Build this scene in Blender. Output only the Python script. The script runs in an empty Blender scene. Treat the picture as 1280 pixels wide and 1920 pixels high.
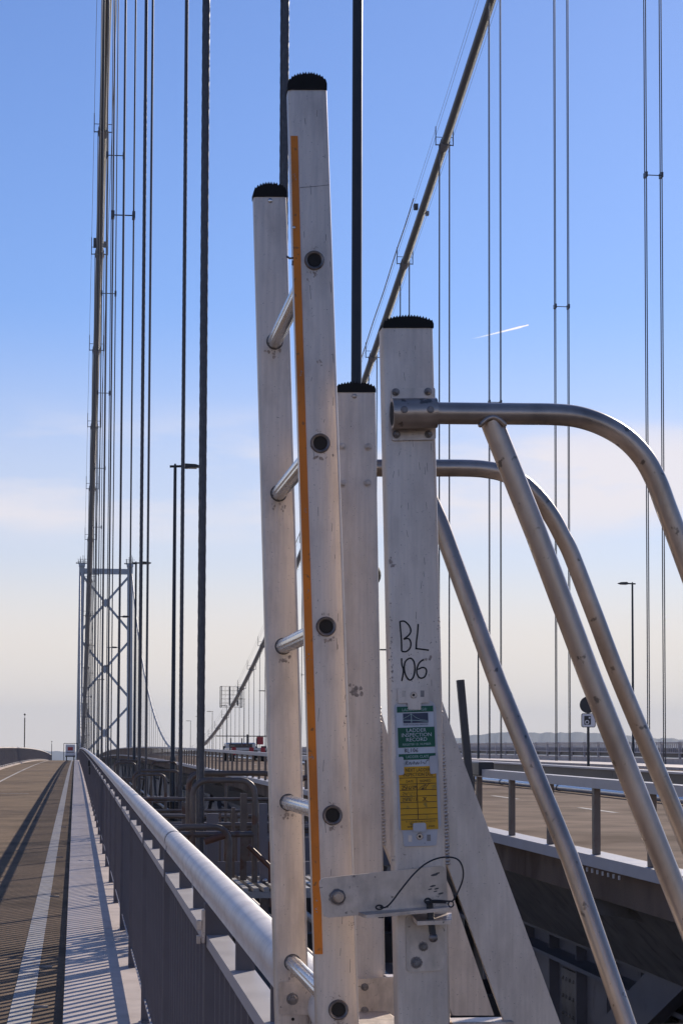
import bpy, bmesh, math, random
from mathutils import Vector, Matrix
random.seed(7)
S = bpy.context.scene
COL = S.collection
R = math.radians

# ------------------------------------------------------------------ camera
YAW, PITCH, ROLL = R(7.0036), R(3.6228), R(0.1977)
FPX, CX, CY = 4048.4, 640.0, 1153.86          # focal length and principal point in 1280x1920 pixels
EYE = 1.72
fwd = Vector((math.sin(YAW)*math.cos(PITCH), math.cos(YAW)*math.cos(PITCH), math.sin(PITCH)))
rt0 = Vector((math.cos(YAW), -math.sin(YAW), 0))
up0 = rt0.cross(fwd)
RT = math.cos(ROLL)*rt0 + math.sin(ROLL)*up0
UP = math.cos(ROLL)*up0 - math.sin(ROLL)*rt0
cam_d = bpy.data.cameras.new('camera')
cam = bpy.data.objects.new('camera', cam_d)
COL.objects.link(cam)
M3 = Matrix((RT, UP, -fwd)).transposed()
cam.matrix_world = Matrix.Translation((0, 0, EYE)) @ M3.to_4x4()
cam_d.sensor_fit = 'HORIZONTAL'
cam_d.sensor_width = 36.0
cam_d.lens = 36.0*FPX/1280.0
cam_d.shift_y = (CY-960.0)/1280.0
cam_d.clip_start = 0.05
cam_d.clip_end = 60000
S.camera = cam

# ------------------------------------------------------------------ sky, sun, exposure
SUN_AZ, SUN_EL = R(31.0), R(24.9)             # azimuth measured from the bridge axis towards the far carriageway
w = bpy.data.worlds.new('World')
S.world = w
w.use_nodes = True
nt = w.node_tree
for n in list(nt.nodes):
    nt.nodes.remove(n)
def N(t, **kw):
    n = nt.nodes.new(t)
    for k, v in kw.items():
        setattr(n, k, v)
    return n
def L(a, b):
    nt.links.new(a, b)
out = N('ShaderNodeOutputWorld')
bg = N('ShaderNodeBackground')
bg.inputs['Strength'].default_value = 0.10
sky = N('ShaderNodeTexSky', sky_type='NISHITA')
sky.sun_disc = False
sky.sun_elevation = SUN_EL
sky.sun_rotation = SUN_AZ
sky.altitude = 20
sky.air_density = 1.0
sky.dust_density = 0.15
sky.ozone_density = 1.5
tc = N('ShaderNodeTexCoord')
sep = N('ShaderNodeSeparateXYZ')
L(tc.outputs['Generated'], sep.inputs[0])
# overall tint of the sky
hsv = N('ShaderNodeMix', data_type='RGBA', blend_type='MULTIPLY')
hsv.inputs['Factor'].default_value = 1.0
hsv.inputs[7].default_value = (0.43, 0.53, 0.80, 1)
L(sky.outputs[0], hsv.inputs[6])
# pale warm haze band along the whole horizon
ramp = N('ShaderNodeValToRGB')
cr = ramp.color_ramp
cr.interpolation = 'EASE'
cr.elements[0].position = 0.0
cr.elements[0].color = (0.84, 0.84, 0.84, 1)
cr.elements[1].position = 0.21
cr.elements[1].color = (0, 0, 0, 1)
e = cr.elements.new(0.045); e.color = (0.82, 0.82, 0.82, 1)
e = cr.elements.new(0.105); e.color = (0.38, 0.38, 0.38, 1)
L(sep.outputs['Z'], ramp.inputs[0])
mix = N('ShaderNodeMix', data_type='RGBA')
L(ramp.outputs[0], mix.inputs['Factor'])
L(hsv.outputs[2], mix.inputs[6])
HORIZON = (7.1, 6.15, 5.2, 1)
mix.inputs[7].default_value = HORIZON
# thin broken cloud bank a few degrees above the horizon
mp = N('ShaderNodeMapping')
mp.inputs['Scale'].default_value = (1.0, 1.0, 4.2)
mp.inputs['Location'].default_value = (5.7, 3.1, 0.4)
L(tc.outputs['Generated'], mp.inputs[0])
nz = N('ShaderNodeTexNoise')
nz.inputs['Scale'].default_value = 5.0
nz.inputs['Detail'].default_value = 7
nz.inputs['Roughness'].default_value = 0.55
L(mp.outputs[0], nz.inputs['Vector'])
cl = N('ShaderNodeMapRange')
cl.inputs['From Min'].default_value = 0.45
cl.inputs['From Max'].default_value = 0.60
L(nz.outputs['Fac'], cl.inputs['Value'])
band = N('ShaderNodeValToRGB')
b = band.color_ramp
b.interpolation = 'EASE'
b.elements[0].position = 0.085; b.elements[0].color = (0, 0, 0, 1)
b.elements[1].position = 0.165; b.elements[1].color = (0, 0, 0, 1)
e = b.elements.new(0.115); e.color = (0.8, 0.8, 0.8, 1)
e = b.elements.new(0.135); e.color = (0.8, 0.8, 0.8, 1)
L(sep.outputs['Z'], band.inputs[0])
mul = N('ShaderNodeMath', operation='MULTIPLY')
L(cl.outputs[0], mul.inputs[0]); L(band.outputs[0], mul.inputs[1])
mix2 = N('ShaderNodeMix', data_type='RGBA')
L(mul.outputs[0], mix2.inputs['Factor'])
L(mix.outputs[2], mix2.inputs[6])
CLOUD = (6.6, 6.1, 6.1, 1)
mix2.inputs[7].default_value = CLOUD
L(mix2.outputs[2], bg.inputs['Color'])
L(bg.outputs[0], out.inputs[0])

sun_d = bpy.data.lights.new('sun', 'SUN')
sun_d.energy = 3.6
sun_d.angle = R(0.5)
sun_d.color = (1.0, 0.89, 0.76)
sun = bpy.data.objects.new('sun', sun_d)
COL.objects.link(sun)
sdir = Vector((math.sin(SUN_AZ)*math.cos(SUN_EL), math.cos(SUN_AZ)*math.cos(SUN_EL), math.sin(SUN_EL)))
sun.rotation_euler = sdir.to_track_quat('Z', 'Y').to_euler()
sun.location = (60, 100, 80)

S.view_settings.view_transform = 'Standard'
S.view_settings.look = 'None'
S.view_settings.exposure = 0.55
S.view_settings.gamma = 1.0
S.view_settings.use_curve_mapping = False
S.render.engine = 'CYCLES'
S.cycles.max_bounces = 8
S.cycles.volume_bounces = 0
S.cycles.use_denoising = True

# ------------------------------------------------------------------ helpers
def ray(px, py):
    return (fwd + RT*((px-CX)/FPX) + UP*((CY-py)/FPX))
def at(px, py, Y):
    """the point of the place seen at a photograph pixel, Y metres along the bridge"""
    d = ray(px, py)
    return Vector((0, 0, EYE)) + d*(Y/d.y)
def deck(y):
    """camber of the bridge"""
    if y < 0: return 0.0074*y
    if y <= 430: return 0.0074*y - 2.0e-5*y*y
    return deck(430) + (0.0074-4.0e-5*430)*(y-430)

class MB:
    def __init__(s):
        s.v = []; s.f = []; s.sm = []
    def add(s, vs, fs, smooth=False):
        o = len(s.v)
        s.v += [tuple(p) for p in vs]
        s.f += [tuple(i+o for i in f) for f in fs]
        s.sm += [smooth]*len(fs)
    def box(s, c, size, m=None):
        x, y, z = [k/2 for k in size]
        vs = [Vector((sx*x, sy*y, sz*z)) for sz in (-1, 1) for sy in (-1, 1) for sx in (-1, 1)]
        if m is not None: vs = [m @ q for q in vs]
        s.add([q+Vector(c) for q in vs], [(0, 2, 3, 1), (4, 5, 7, 6), (0, 1, 5, 4), (2, 6, 7, 3), (0, 4, 6, 2), (1, 3, 7, 5)])
    def box2(s, a, b):
        s.box([(p+q)/2 for p, q in zip(a, b)], [abs(q-p) for p, q in zip(a, b)])
    def beam(s, p, q, wx, wz, side=Vector((1, 0, 0))):
        """rectangular bar from p to q; side gives the direction of width wx"""
        p = Vector(p); q = Vector(q); d = (q-p).normalized()
        a = (side - d*side.dot(d)).normalized(); b = d.cross(a)
        vs = []
        for e in (p, q):
            for (i, j) in ((-1, -1), (1, -1), (1, 1), (-1, 1)):
                vs.append(e + a*(i*wx/2) + b*(j*wz/2))
        s.add(vs, [(3, 2, 1, 0), (4, 5, 6, 7), (0, 1, 5, 4), (1, 2, 6, 5), (2, 3, 7, 6), (3, 0, 4, 7)])
    def rings(s, rings, caps=True, smooth=True):
        n = len(rings[0]); vs = [p for r in rings for p in r]; fs = []
        for k in range(len(rings)-1):
            for i in range(n):
                j = (i+1) % n
                fs.append((k*n+i, k*n+j, (k+1)*n+j, (k+1)*n+i))
        s.add(vs, fs, smooth)
        if caps:
            s.add(rings[0], [tuple(reversed(range(n)))]); s.add(rings[-1], [tuple(range(n))])
    def tube(s, pts, r, n=12, caps=True):
        pts = [Vector(p) for p in pts]
        rr = r if isinstance(r, (list, tuple)) else [r]*len(pts)
        t0 = (pts[1]-pts[0]).normalized()
        a = t0.orthogonal().normalized(); rs = []
        for i, p in enumerate(pts):
            t = (pts[min(i+1, len(pts)-1)] - pts[max(i-1, 0)]).normalized()
            a = (a - t*a.dot(t)).normalized(); b_ = t.cross(a)
            rs.append([p + (a*math.cos(2*math.pi*k/n) + b_*math.sin(2*math.pi*k/n))*rr[i] for k in range(n)])
        s.rings(rs, caps)
    def extrude(s, poly, off, smooth=False):
        """closed planar polygon (3D points) pushed by vector off"""
        n = len(poly); off = Vector(off)
        vs = [Vector(p) for p in poly] + [Vector(p)+off for p in poly]
        s.add(vs, [tuple(range(n)), tuple(reversed(range(n, 2*n)))])
        s.add(vs, [(i, i+n, (i+1) % n + n, (i+1) % n) for i in range(n)], smooth)
    def loft(s, prof0, prof1, smooth=True):
        s.rings([prof0, prof1], True, smooth)
    def ball(s, c, r, nu=12, nv=8, sc=(1, 1, 1)):
        c = Vector(c); vs = [c+Vector((0, 0, r*sc[2]))]; fs = []
        for i in range(1, nv):
            th = math.pi*i/nv
            for j in range(nu):
                ph = 2*math.pi*j/nu
                vs.append(c+Vector((r*sc[0]*math.sin(th)*math.cos(ph), r*sc[1]*math.sin(th)*math.sin(ph), r*sc[2]*math.cos(th))))
        vs.append(c-Vector((0, 0, r*sc[2])))
        for j in range(nu): fs.append((0, 1+j, 1+(j+1) % nu))
        for i in range(nv-2):
            for j in range(nu):
                a = 1+i*nu+j; b_ = 1+i*nu+(j+1) % nu
                fs.append((a, a+nu, b_+nu, b_))
        m = len(vs)-1
        for j in range(nu): fs.append((m, m-nu+(j+1) % nu, m-nu+j))
        s.add(vs, fs, True)
    def mesh(s, name, off=Vector((0, 0, 0))):
        me = bpy.data.meshes.new(name)
        me.from_pydata([(p[0]-off.x, p[1]-off.y, p[2]-off.z) for p in s.v], [], s.f)
        me.polygons.foreach_set('use_smooth', s.sm)
        me.update()
        bm = bmesh.new(); bm.from_mesh(me)
        bmesh.ops.recalc_face_normals(bm, faces=bm.faces)
        bm.to_mesh(me); bm.free()
        return me

def rootloc(p):
    o = Vector((0, 0, 0))
    while p is not None:
        o += p.location; p = p.parent
    return o
def obj(name, mb, mat, parent=None, bevel=0, kind=None, label=None, sharp=None):
    me = mb.mesh(name, rootloc(parent))
    me.materials.append(mat)
    if sharp: me.set_sharp_from_angle(angle=R(sharp))
    o = bpy.data.objects.new(name, me)
    COL.objects.link(o)
    o.parent = parent
    if bevel:
        m = o.modifiers.new('bevel', 'BEVEL'); m.width = bevel; m.segments = 2; m.limit_method = 'ANGLE'; m.angle_limit = R(40)
    if kind: o['kind'] = kind
    if label: o['label'] = label
    return o
def thing(name, label, cat, loc=(0, 0, 0), group=None):
    o = bpy.data.objects.new(name, None)
    o.empty_display_size = 0.2
    COL.objects.link(o)
    o.location = loc
    tag(o, label, cat, group)
    return o
def tag(o, label, cat, group=None):
    o['label'] = label; o['category'] = cat
    if group: o['group'] = group
    return o
def share(o, name, parent, loc, label=None):
    """another object with the same mesh"""
    c = o.copy(); c.name = name; COL.objects.link(c); c.parent = parent; c.location = loc
    return c

# ------------------------------------------------------------------ materials
def mat(name, col, rough=0.6, metal=0.0, var=0.12, scale=8.0, bump=0.0, bscale=60.0, dirt=None, dscale=30.0, dthr=0.62, spec=0.5,
        stretch=None, coat=0.0, dsoft=0.06, stain=None, sscale=5.0, samt=0.5):
    m = bpy.data.materials.new(name); m.use_nodes = True
    t = m.node_tree; p = t.nodes['Principled BSDF']
    def n(ty): return t.nodes.new(ty)
    p.inputs['Roughness'].default_value = rough
    p.inputs['Metallic'].default_value = metal
    p.inputs['Specular IOR Level'].default_value = spec
    if coat: p.inputs['Coat Weight'].default_value = coat
    c = n('ShaderNodeTexCoord'); vec = c.outputs['Object']
    if stretch:
        mp_ = n('ShaderNodeMapping'); mp_.inputs['Scale'].default_value = stretch
        t.links.new(vec, mp_.inputs[0]); vec = mp_.outputs[0]
    nz_ = n('ShaderNodeTexNoise'); nz_.inputs['Scale'].default_value = scale; nz_.inputs['Detail'].default_value = 6
    t.links.new(vec, nz_.inputs['Vector'])
    mx = n('ShaderNodeMix'); mx.data_type = 'RGBA'
    lo = [max(0, k*(1-var)) for k in col]; hi = [min(1, k*(1+var)) for k in col]
    mx.inputs[6].default_value = (*lo, 1); mx.inputs[7].default_value = (*hi, 1)
    mr = n('ShaderNodeMapRange'); mr.inputs['From Min'].default_value = 0.3; mr.inputs['From Max'].default_value = 0.7
    t.links.new(nz_.outputs['Fac'], mr.inputs['Value']); t.links.new(mr.outputs[0], mx.inputs['Factor'])
    colout = mx.outputs[2]
    if dirt:
        nd = n('ShaderNodeTexNoise'); nd.inputs['Scale'].default_value = dscale; nd.inputs['Detail'].default_value = 4
        t.links.new(c.outputs['Object'], nd.inputs['Vector'])
        md = n('ShaderNodeMapRange'); md.inputs['From Min'].default_value = dthr; md.inputs['From Max'].default_value = dthr+dsoft
        md.inputs['To Max'].default_value = 0.85
        t.links.new(nd.outputs['Fac'], md.inputs['Value'])
        m2 = n('ShaderNodeMix'); m2.data_type = 'RGBA'
        t.links.new(md.outputs[0], m2.inputs['Factor']); t.links.new(colout, m2.inputs[6]); m2.inputs[7].default_value = (*dirt, 1)
        colout = m2.outputs[2]
    if stain:
        ns = n('ShaderNodeTexNoise'); ns.inputs['Scale'].default_value = sscale; ns.inputs['Detail'].default_value = 8; ns.inputs['Roughness'].default_value = 0.65
        mq = n('ShaderNodeMapping'); mq.inputs['Scale'].default_value = (1, 1, 0.35) if not stretch else (1, 1, 0.45)
        t.links.new(c.outputs['Object'], mq.inputs[0]); t.links.new(mq.outputs[0], ns.inputs['Vector'])
        msn = n('ShaderNodeMapRange'); msn.inputs['From Min'].default_value = 0.46; msn.inputs['From Max'].default_value = 0.72; msn.inputs['To Max'].default_value = samt
        t.links.new(ns.outputs['Fac'], msn.inputs['Value'])
        m3 = n('ShaderNodeMix'); m3.data_type = 'RGBA'
        t.links.new(msn.outputs[0], m3.inputs['Factor']); t.links.new(colout, m3.inputs[6]); m3.inputs[7].default_value = (*stain, 1)
        colout = m3.outputs[2]
    t.links.new(colout, p.inputs['Base Color'])
    # roughness wander
    rr = n('ShaderNodeMapRange'); rr.inputs['To Min'].default_value = max(0.05, rough-0.1); rr.inputs['To Max'].default_value = min(1, rough+0.12)
    t.links.new(nz_.outputs['Fac'], rr.inputs['Value']); t.links.new(rr.outputs[0], p.inputs['Roughness'])
    if bump:
        nb = n('ShaderNodeTexNoise'); nb.inputs['Scale'].default_value = bscale; nb.inputs['Detail'].default_value = 5
        t.links.new(vec, nb.inputs['Vector'])
        bp = n('ShaderNodeBump'); bp.inputs['Strength'].default_value = bump; bp.inputs['Distance'].default_value = 0.01
        t.links.new(nb.outputs['Fac'], bp.inputs['Height']); t.links.new(bp.outputs[0], p.inputs['Normal'])
    return m

ALU = mat('weathered_aluminium', (0.64, 0.55, 0.475), 0.44, 0.68, 0.11, 150, 0.05, 220, (0.20, 0.18, 0.165), 380, 0.675, dsoft=0.03, stretch=(1, 1, 0.035), stain=(0.33, 0.275, 0.24), sscale=14, samt=0.6)
ALU2 = mat('aluminium_tube', (0.50, 0.41, 0.34), 0.33, 0.80, 0.16, 20, 0.04, 300, (0.13, 0.11, 0.095), 60, 0.645, stretch=(1, 1, 0.3), stain=(0.22, 0.18, 0.15), sscale=9, samt=0.7)
ALU3 = mat('worn_aluminium_plate', (0.62, 0.53, 0.455), 0.42, 0.66, 0.14, 60, 0.04, 300, (0.14, 0.125, 0.115), 150, 0.66, stain=(0.30, 0.26, 0.23), sscale=22, samt=0.75)
RUNG = mat('polished_rung', (0.62, 0.61, 0.60), 0.25, 0.9, 0.12, 20)
RUBBER = mat('black_rubber', (0.012, 0.012, 0.013), 0.75, 0, 0.3, 40, spec=0.25)
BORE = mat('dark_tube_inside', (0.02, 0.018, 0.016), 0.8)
BOLT = mat('dirty_bolt', (0.22, 0.20, 0.19), 0.45, 0.7, 0.3, 90)
GRIME = mat('grime', (0.12, 0.11, 0.105), 0.9, 0, 0.4, 120)
SMEARM = mat('grey_smear', (0.38, 0.315, 0.27), 0.7, 0.3, 0.35, 160)
ORANGE = mat('orange_strip', (0.66, 0.20, 0.012), 0.55, 0, 0.15, 12, 0.02, 200, (0.22, 0.10, 0.03), 90, 0.63, stain=(0.36, 0.12, 0.02), sscale=20, samt=0.7)
INK = mat('black_marker', (0.012, 0.01, 0.01), 0.6)
WHITEPL = mat('white_plastic', (0.54, 0.52, 0.52), 0.45, 0, 0.08, 30, dirt=(0.3, 0.28, 0.27), dscale=120, dthr=0.68)
PAPERW = mat('white_card', (0.60, 0.62, 0.64), 0.5, 0, 0.06, 40)
GREEN = mat('green_card', (0.003, 0.10, 0.048), 0.5, 0, 0.12, 40)
YELLOW = mat('yellow_card', (0.68, 0.35, 0.008), 0.5, 0, 0.10, 40, dirt=(0.30, 0.2, 0.03), dscale=90, dthr=0.64)
NAVY = mat('navy_print', (0.045, 0.055, 0.09), 0.5)
PALEP = mat('pale_print', (0.42, 0.55, 0.50), 0.5)
RAILP = mat('grey_rail_paint', (0.45, 0.425, 0.43), 0.42, 0, 0.07, 5, 0.04, 120, (0.24, 0.22, 0.22), 90, 0.70)
HANDR = mat('pale_handrail_paint', (0.84, 0.765, 0.69), 0.46, 0, 0.10, 6, 0.05, 40, (0.32, 0.31, 0.31), 70, 0.64, dsoft=0.15, stain=(0.50, 0.44, 0.40), sscale=7, samt=0.7)
PANELP = mat('dark_rail_paint', (0.15, 0.132, 0.138), 0.55, 0, 0.10, 6)
KERBM = mat('painted_steel_kerb', (0.56, 0.465, 0.405), 0.55, 0, 0.12, 3, 0.05, 50, (0.38, 0.31, 0.26), 5, 0.57, dsoft=0.25, stain=(0.36, 0.28, 0.23), sscale=2.5, samt=0.6)
TRACK = mat('buff_asphalt', (0.225, 0.158, 0.104), 0.9, 0, 0.28, 30, 0.5, 90, (0.11, 0.085, 0.062), 0.9, 0.54, spec=0.06, dsoft=0.25, stain=(0.105, 0.075, 0.053), sscale=0.7, samt=0.85)
ROAD = mat('worn_brown_asphalt', (0.225, 0.165, 0.125), 1.0, 0, 0.4, 1.1, 0.6, 60, (0.105, 0.072, 0.053), 0.55, 0.50, spec=0.04, dsoft=0.12, stain=(0.24, 0.175, 0.13), sscale=2.2, samt=0.6)
PAINTW = mat('worn_white_line', (0.47, 0.43, 0.39), 0.8, 0, 0.18, 9, 0.3, 80, (0.20, 0.16, 0.125), 9, 0.49, dsoft=0.2)
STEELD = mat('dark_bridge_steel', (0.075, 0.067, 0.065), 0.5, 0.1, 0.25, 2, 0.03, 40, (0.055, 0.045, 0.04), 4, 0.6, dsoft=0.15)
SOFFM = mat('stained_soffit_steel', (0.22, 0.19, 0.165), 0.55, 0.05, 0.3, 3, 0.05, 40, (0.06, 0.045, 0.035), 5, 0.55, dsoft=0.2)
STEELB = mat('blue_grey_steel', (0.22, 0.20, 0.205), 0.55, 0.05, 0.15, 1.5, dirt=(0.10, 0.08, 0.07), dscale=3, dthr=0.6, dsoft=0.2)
TOWERP = mat('hazed_tower_paint', (0.33, 0.36, 0.40), 0.6, 0, 0.12, 0.2)  # lightened so the colour itself carries some distance haze
ROPE = mat('dark_wire_rope', (0.075, 0.075, 0.085), 0.42, 0.35, 0.2, 30)
CABLE = mat('cable_wrapping', (0.13, 0.125, 0.125), 0.42, 0.2, 0.15, 1.0)
BLACKP = mat('black_paint', (0.018, 0.019, 0.023), 0.4, 0, 0.2, 5)
PIPEM = mat('rusty_grey_pipe', (0.155, 0.122, 0.100), 0.45, 0.25, 0.25, 5, 0.06, 60, (0.13, 0.06, 0.035), 7, 0.56, dsoft=0.12)
RUST = mat('rusty_steel', (0.16, 0.075, 0.045), 0.6, 0.2, 0.3, 8)
GRATE = mat('galvanised_grating', (0.34, 0.32, 0.30), 0.5, 0.4, 0.2, 8)
PIPEB = mat('pale_blue_pipe', (0.44, 0.45, 0.47), 0.22, 0.3, 0.15, 1.5, dirt=(0.12, 0.12, 0.13), dscale=2.5, dthr=0.64)
WHITEV = mat('white_vehicle_paint', (0.75, 0.75, 0.76), 0.35, 0, 0.05, 3)
REDP = mat('red_paint', (0.42, 0.02, 0.03), 0.4, 0, 0.12, 3)
GLASSD = mat('dark_glass', (0.03, 0.035, 0.04), 0.1)
LAMPG = mat('lamp_lens', (0.65, 0.55, 0.40), 0.3)
HILLM = mat('wooded_hill', (0.032, 0.042, 0.050), 0.95, 0, 0.35, 0.02)
SEA = mat('estuary_water', (0.05, 0.07, 0.08), 0.25, 0, 0.2, 0.01, 0.3, 0.15)

# ------------------------------------------------------------------ sea and hills
mb = MB()
mb.add([(-9000, -5000, -46), (9000, -5000, -46), (9000, 9400, -46), (-9000, 9400, -46)], [(0, 1, 2, 3)])
obj('sea', mb, SEA, kind='structure')

def ridge(name, d0, az0, az1, hfun, n=240, depth=900):
    mb = MB(); rows = []
    for j, (dd, hh) in enumerate(((0, 0.0), (depth*0.3, 0.62), (depth*0.6, 1.0), (depth, 0.75), (depth*1.4, 0.0))):
        row = []
        for i in range(n+1):
            a = R(az0 + (az1-az0)*i/n); h = hfun(i/n)*hh
            if 0 < hh: h += random.uniform(-1, 1)*2.6*hh*(1 if hh < 1 else 0.8)
            row.append(Vector((math.sin(a)*(d0+dd), math.cos(a)*(d0+dd), -46.5+max(0, h))))
        rows.append(row)
    vs = [p for r_ in rows for p in r_]; fs = []
    for j in range(4):
        for i in range(n):
            fs.append((j*(n+1)+i, j*(n+1)+i+1, (j+1)*(n+1)+i+1, (j+1)*(n+1)+i))
    mb.add(vs, fs, False)
    return obj(name, mb, HILLM, kind='structure')
def h_right(t):
    return (96 + 14*math.sin(t*9.0+0.6) + 5*math.sin(t*23+1) + 2*math.sin(t*67))*min(1, t*4.4)*min(1, (1-t)*5+0.2)
ridge('hill', 5200, 4, 36, h_right)
def h_left(t):
    return 0.5*(150 + 40*math.sin(t*5+2.2) + 14*math.sin(t*13))*min(1, (1-t)*3)*min(1, t*5+0.2)
ridge('hill', 7000, -22, 6, h_left, 160, 1300)

# ------------------------------------------------------------------ haze: one closed box round camera and scene
def haze(density):
    m = bpy.data.materials.new('haze_air'); m.use_nodes = True
    t = m.node_tree
    for q in list(t.nodes): t.nodes.remove(q)
    o = t.nodes.new('ShaderNodeOutputMaterial'); v = t.nodes.new('ShaderNodeVolumePrincipled')
    v.inputs['Color'].default_value = (0.68, 0.81, 1.0, 1)
    v.inputs['Density'].default_value = density
    v.inputs['Anisotropy'].default_value = 0.0
    t.links.new(v.outputs[0], o.inputs['Volume'])
    mb = MB()
    mb.box2((-9300, -5200, -47.6), (9300, 9700, 190))
    return obj('haze', mb, m, kind='stuff')
HAZE = 0.00009
if HAZE: haze(HAZE)

# ------------------------------------------------------------------ deck surfaces
def sheet(name, mat_, x0, x1, zoff, y0, y1, step=4.0, thick=0.0, kind='structure', parent=None, nx=1):
    mb = MB(); k = max(1, int(math.ceil((y1-y0)/step)))
    ys = [y0+(y1-y0)*i/k for i in range(k+1)]
    xs = [x0+(x1-x0)*j/nx for j in range(nx+1)]
    if thick == 0:
        vs = [Vector((x, y, deck(y)+zoff)) for y in ys for x in xs]
        fs = [(i*(nx+1)+j, i*(nx+1)+j+1, (i+1)*(nx+1)+j+1, (i+1)*(nx+1)+j) for i in range(k) for j in range(nx)]
        mb.add(vs, fs)
    else:
        mb.rings([[Vector((x0, y, deck(y)+zoff)), Vector((x1, y, deck(y)+zoff)), Vector((x1, y, deck(y)+zoff-thick)), Vector((x0, y, deck(y)+zoff-thick))] for y in ys], True, False)
    return obj(name, mb, mat_, parent, kind=kind)

YN, YF = -260.0, 1050.0
sheet('cycle_track', TRACK, -4.7, -0.048, 0.0, YN, YF, 5, 0.22)
sheet('edge_line', PAINTW, -0.385, -0.244, 0.004, YN, 380, 5)
sheet('lane_line', PAINTW, -3.0, -2.9, 0.004, YN, 380, 5)
mb = MB()
for yj in (67, 122, 31.5):
    mb.box((-2.9, yj, deck(yj)+0.003), (3.0, 0.14 if yj > 40 else 0.04, 0.006))
obj('joint_line', mb, PAINTW, kind='structure')
sheet('kerb', KERBM, -0.048, 0.62, 0.046, YN, YF, 5, 0.30)
kerb = bpy.data.objects['kerb']
for i in range(-2, 34):                        # steel plates of the kerb, one for every bay
    y0 = 18.97 + 9.144*i
    if y0 < -10: continue
    mb = MB(); q = 6
    mb.rings([[Vector((-0.0535, y, deck(y)+0.052)), Vector((0.625, y, deck(y)+0.052)), Vector((0.625, y, deck(y)+0.0462)), Vector((-0.0535, y, deck(y)+0.0462))]
              for y in [y0+0.012+(9.12)*j/q for j in range(q+1)]], True, False)
    obj('kerb_plate', mb, KERBM, kerb)
mb = MB()
for y in (13.9, 16.3, 23.4, 31.0, 41.5):        # fixing studs on the track side
    mb.box((-0.20, y, deck(y)+0.006), (0.10, 0.02, 0.012))
obj('road_stud', mb, PAINTW, kind='structure')

XP = 4.5                                        # near edge of the carriageway
RZ = 0.60                                       # carriageway above the cycle track
sheet('road', ROAD, XP+0.10, 11.6, RZ, YN, YF, 5, 0.30)
for x in (5.1, 8.1):
    mb = MB(); y = 10.0
    if x == 8.1:
        while y < 300:
            mb.rings([[Vector((x-0.05, yy, deck(yy)+RZ+0.004)), Vector((x+0.05, yy, deck(yy)+RZ+0.004)), Vector((x+0.05, yy, deck(yy)+RZ+0.001)), Vector((x-0.05, yy, deck(yy)+RZ+0.001))] for yy in (y, y+2.4)], True, False)
            y += 7.3
        obj('road_marking', mb, PAINTW, kind='structure')
    else:
        sheet('road_marking', PAINTW, x-0.06, x+0.06, RZ+0.004, YN, 350, 5)
sheet('road', ROAD, 15.0, 22.4, RZ+0.02, YN, YF, 5, 0.30)
sheet('verge_slab', KERBM, 22.4, 28.6, 0.72, YN, YF, 6, 0.9)

# ------------------------------------------------------------------ steelwork below the carriageway
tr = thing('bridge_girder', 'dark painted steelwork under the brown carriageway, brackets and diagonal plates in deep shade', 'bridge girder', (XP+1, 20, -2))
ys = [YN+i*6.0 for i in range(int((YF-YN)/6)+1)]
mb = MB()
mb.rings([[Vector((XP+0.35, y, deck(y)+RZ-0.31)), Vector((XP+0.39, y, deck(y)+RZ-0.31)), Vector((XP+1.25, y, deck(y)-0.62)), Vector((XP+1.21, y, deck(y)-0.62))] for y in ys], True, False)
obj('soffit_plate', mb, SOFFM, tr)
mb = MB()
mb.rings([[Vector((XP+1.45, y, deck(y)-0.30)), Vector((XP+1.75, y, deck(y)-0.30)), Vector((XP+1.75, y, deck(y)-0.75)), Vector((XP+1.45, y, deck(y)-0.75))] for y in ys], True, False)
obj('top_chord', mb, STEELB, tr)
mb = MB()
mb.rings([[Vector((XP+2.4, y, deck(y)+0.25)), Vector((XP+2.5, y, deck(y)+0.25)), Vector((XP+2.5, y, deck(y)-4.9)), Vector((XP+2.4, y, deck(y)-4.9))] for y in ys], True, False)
obj('added_dark_backing', mb, STEELD, tr)  # solid backing added to keep the view under the deck dark
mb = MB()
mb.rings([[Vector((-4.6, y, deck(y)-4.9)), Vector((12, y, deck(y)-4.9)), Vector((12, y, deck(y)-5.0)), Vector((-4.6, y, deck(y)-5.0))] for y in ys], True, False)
obj('added_dark_floor', mb, STEELD, tr)  # added solid floor, shuts out the bright sea below the deck
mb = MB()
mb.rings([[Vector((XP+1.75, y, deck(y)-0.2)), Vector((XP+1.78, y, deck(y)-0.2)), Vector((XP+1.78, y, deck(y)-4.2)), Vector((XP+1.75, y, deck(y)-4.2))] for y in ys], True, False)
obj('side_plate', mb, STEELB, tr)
for i in range(40):                              # uprights and splice plates on the girder side
    y0 = 10.9+1.524*i; z0 = deck(y0); mb = MB()
    mb.box2((XP+1.62, y0-0.02, z0-4.1), (XP+1.749, y0+0.02, z0-0.8)); obj('stiffener', mb, STEELB, tr)
    if i % 3 == 1:
        mb = MB(); mb.box2((XP+1.70, y0+0.35, z0-2.3), (XP+1.748, y0+1.15, z0-1.2)); sp_ = obj('splice_plate', mb, SOFFM, tr, bevel=0.01)
        mb = MB()
        for a in range(4):
            for b_ in range(5): mb.ball((XP+1.697, y0+0.47+0.19*a, z0-2.2+0.22*b_), 0.026, 6, 4)
        obj('rivet', mb, SOFFM, sp_, kind='stuff')
for zz_ in (-1.0, -2.75):
    mb = MB()
    mb.rings([[Vector((XP+1.45, y, deck(y)+zz_)), Vector((XP+1.749, y, deck(y)+zz_)), Vector((XP+1.749, y, deck(y)+zz_-0.05)), Vector((XP+1.45, y, deck(y)+zz_-0.05))] for y in ys], True, False)
    obj('flange', mb, STEELB, tr)
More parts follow.
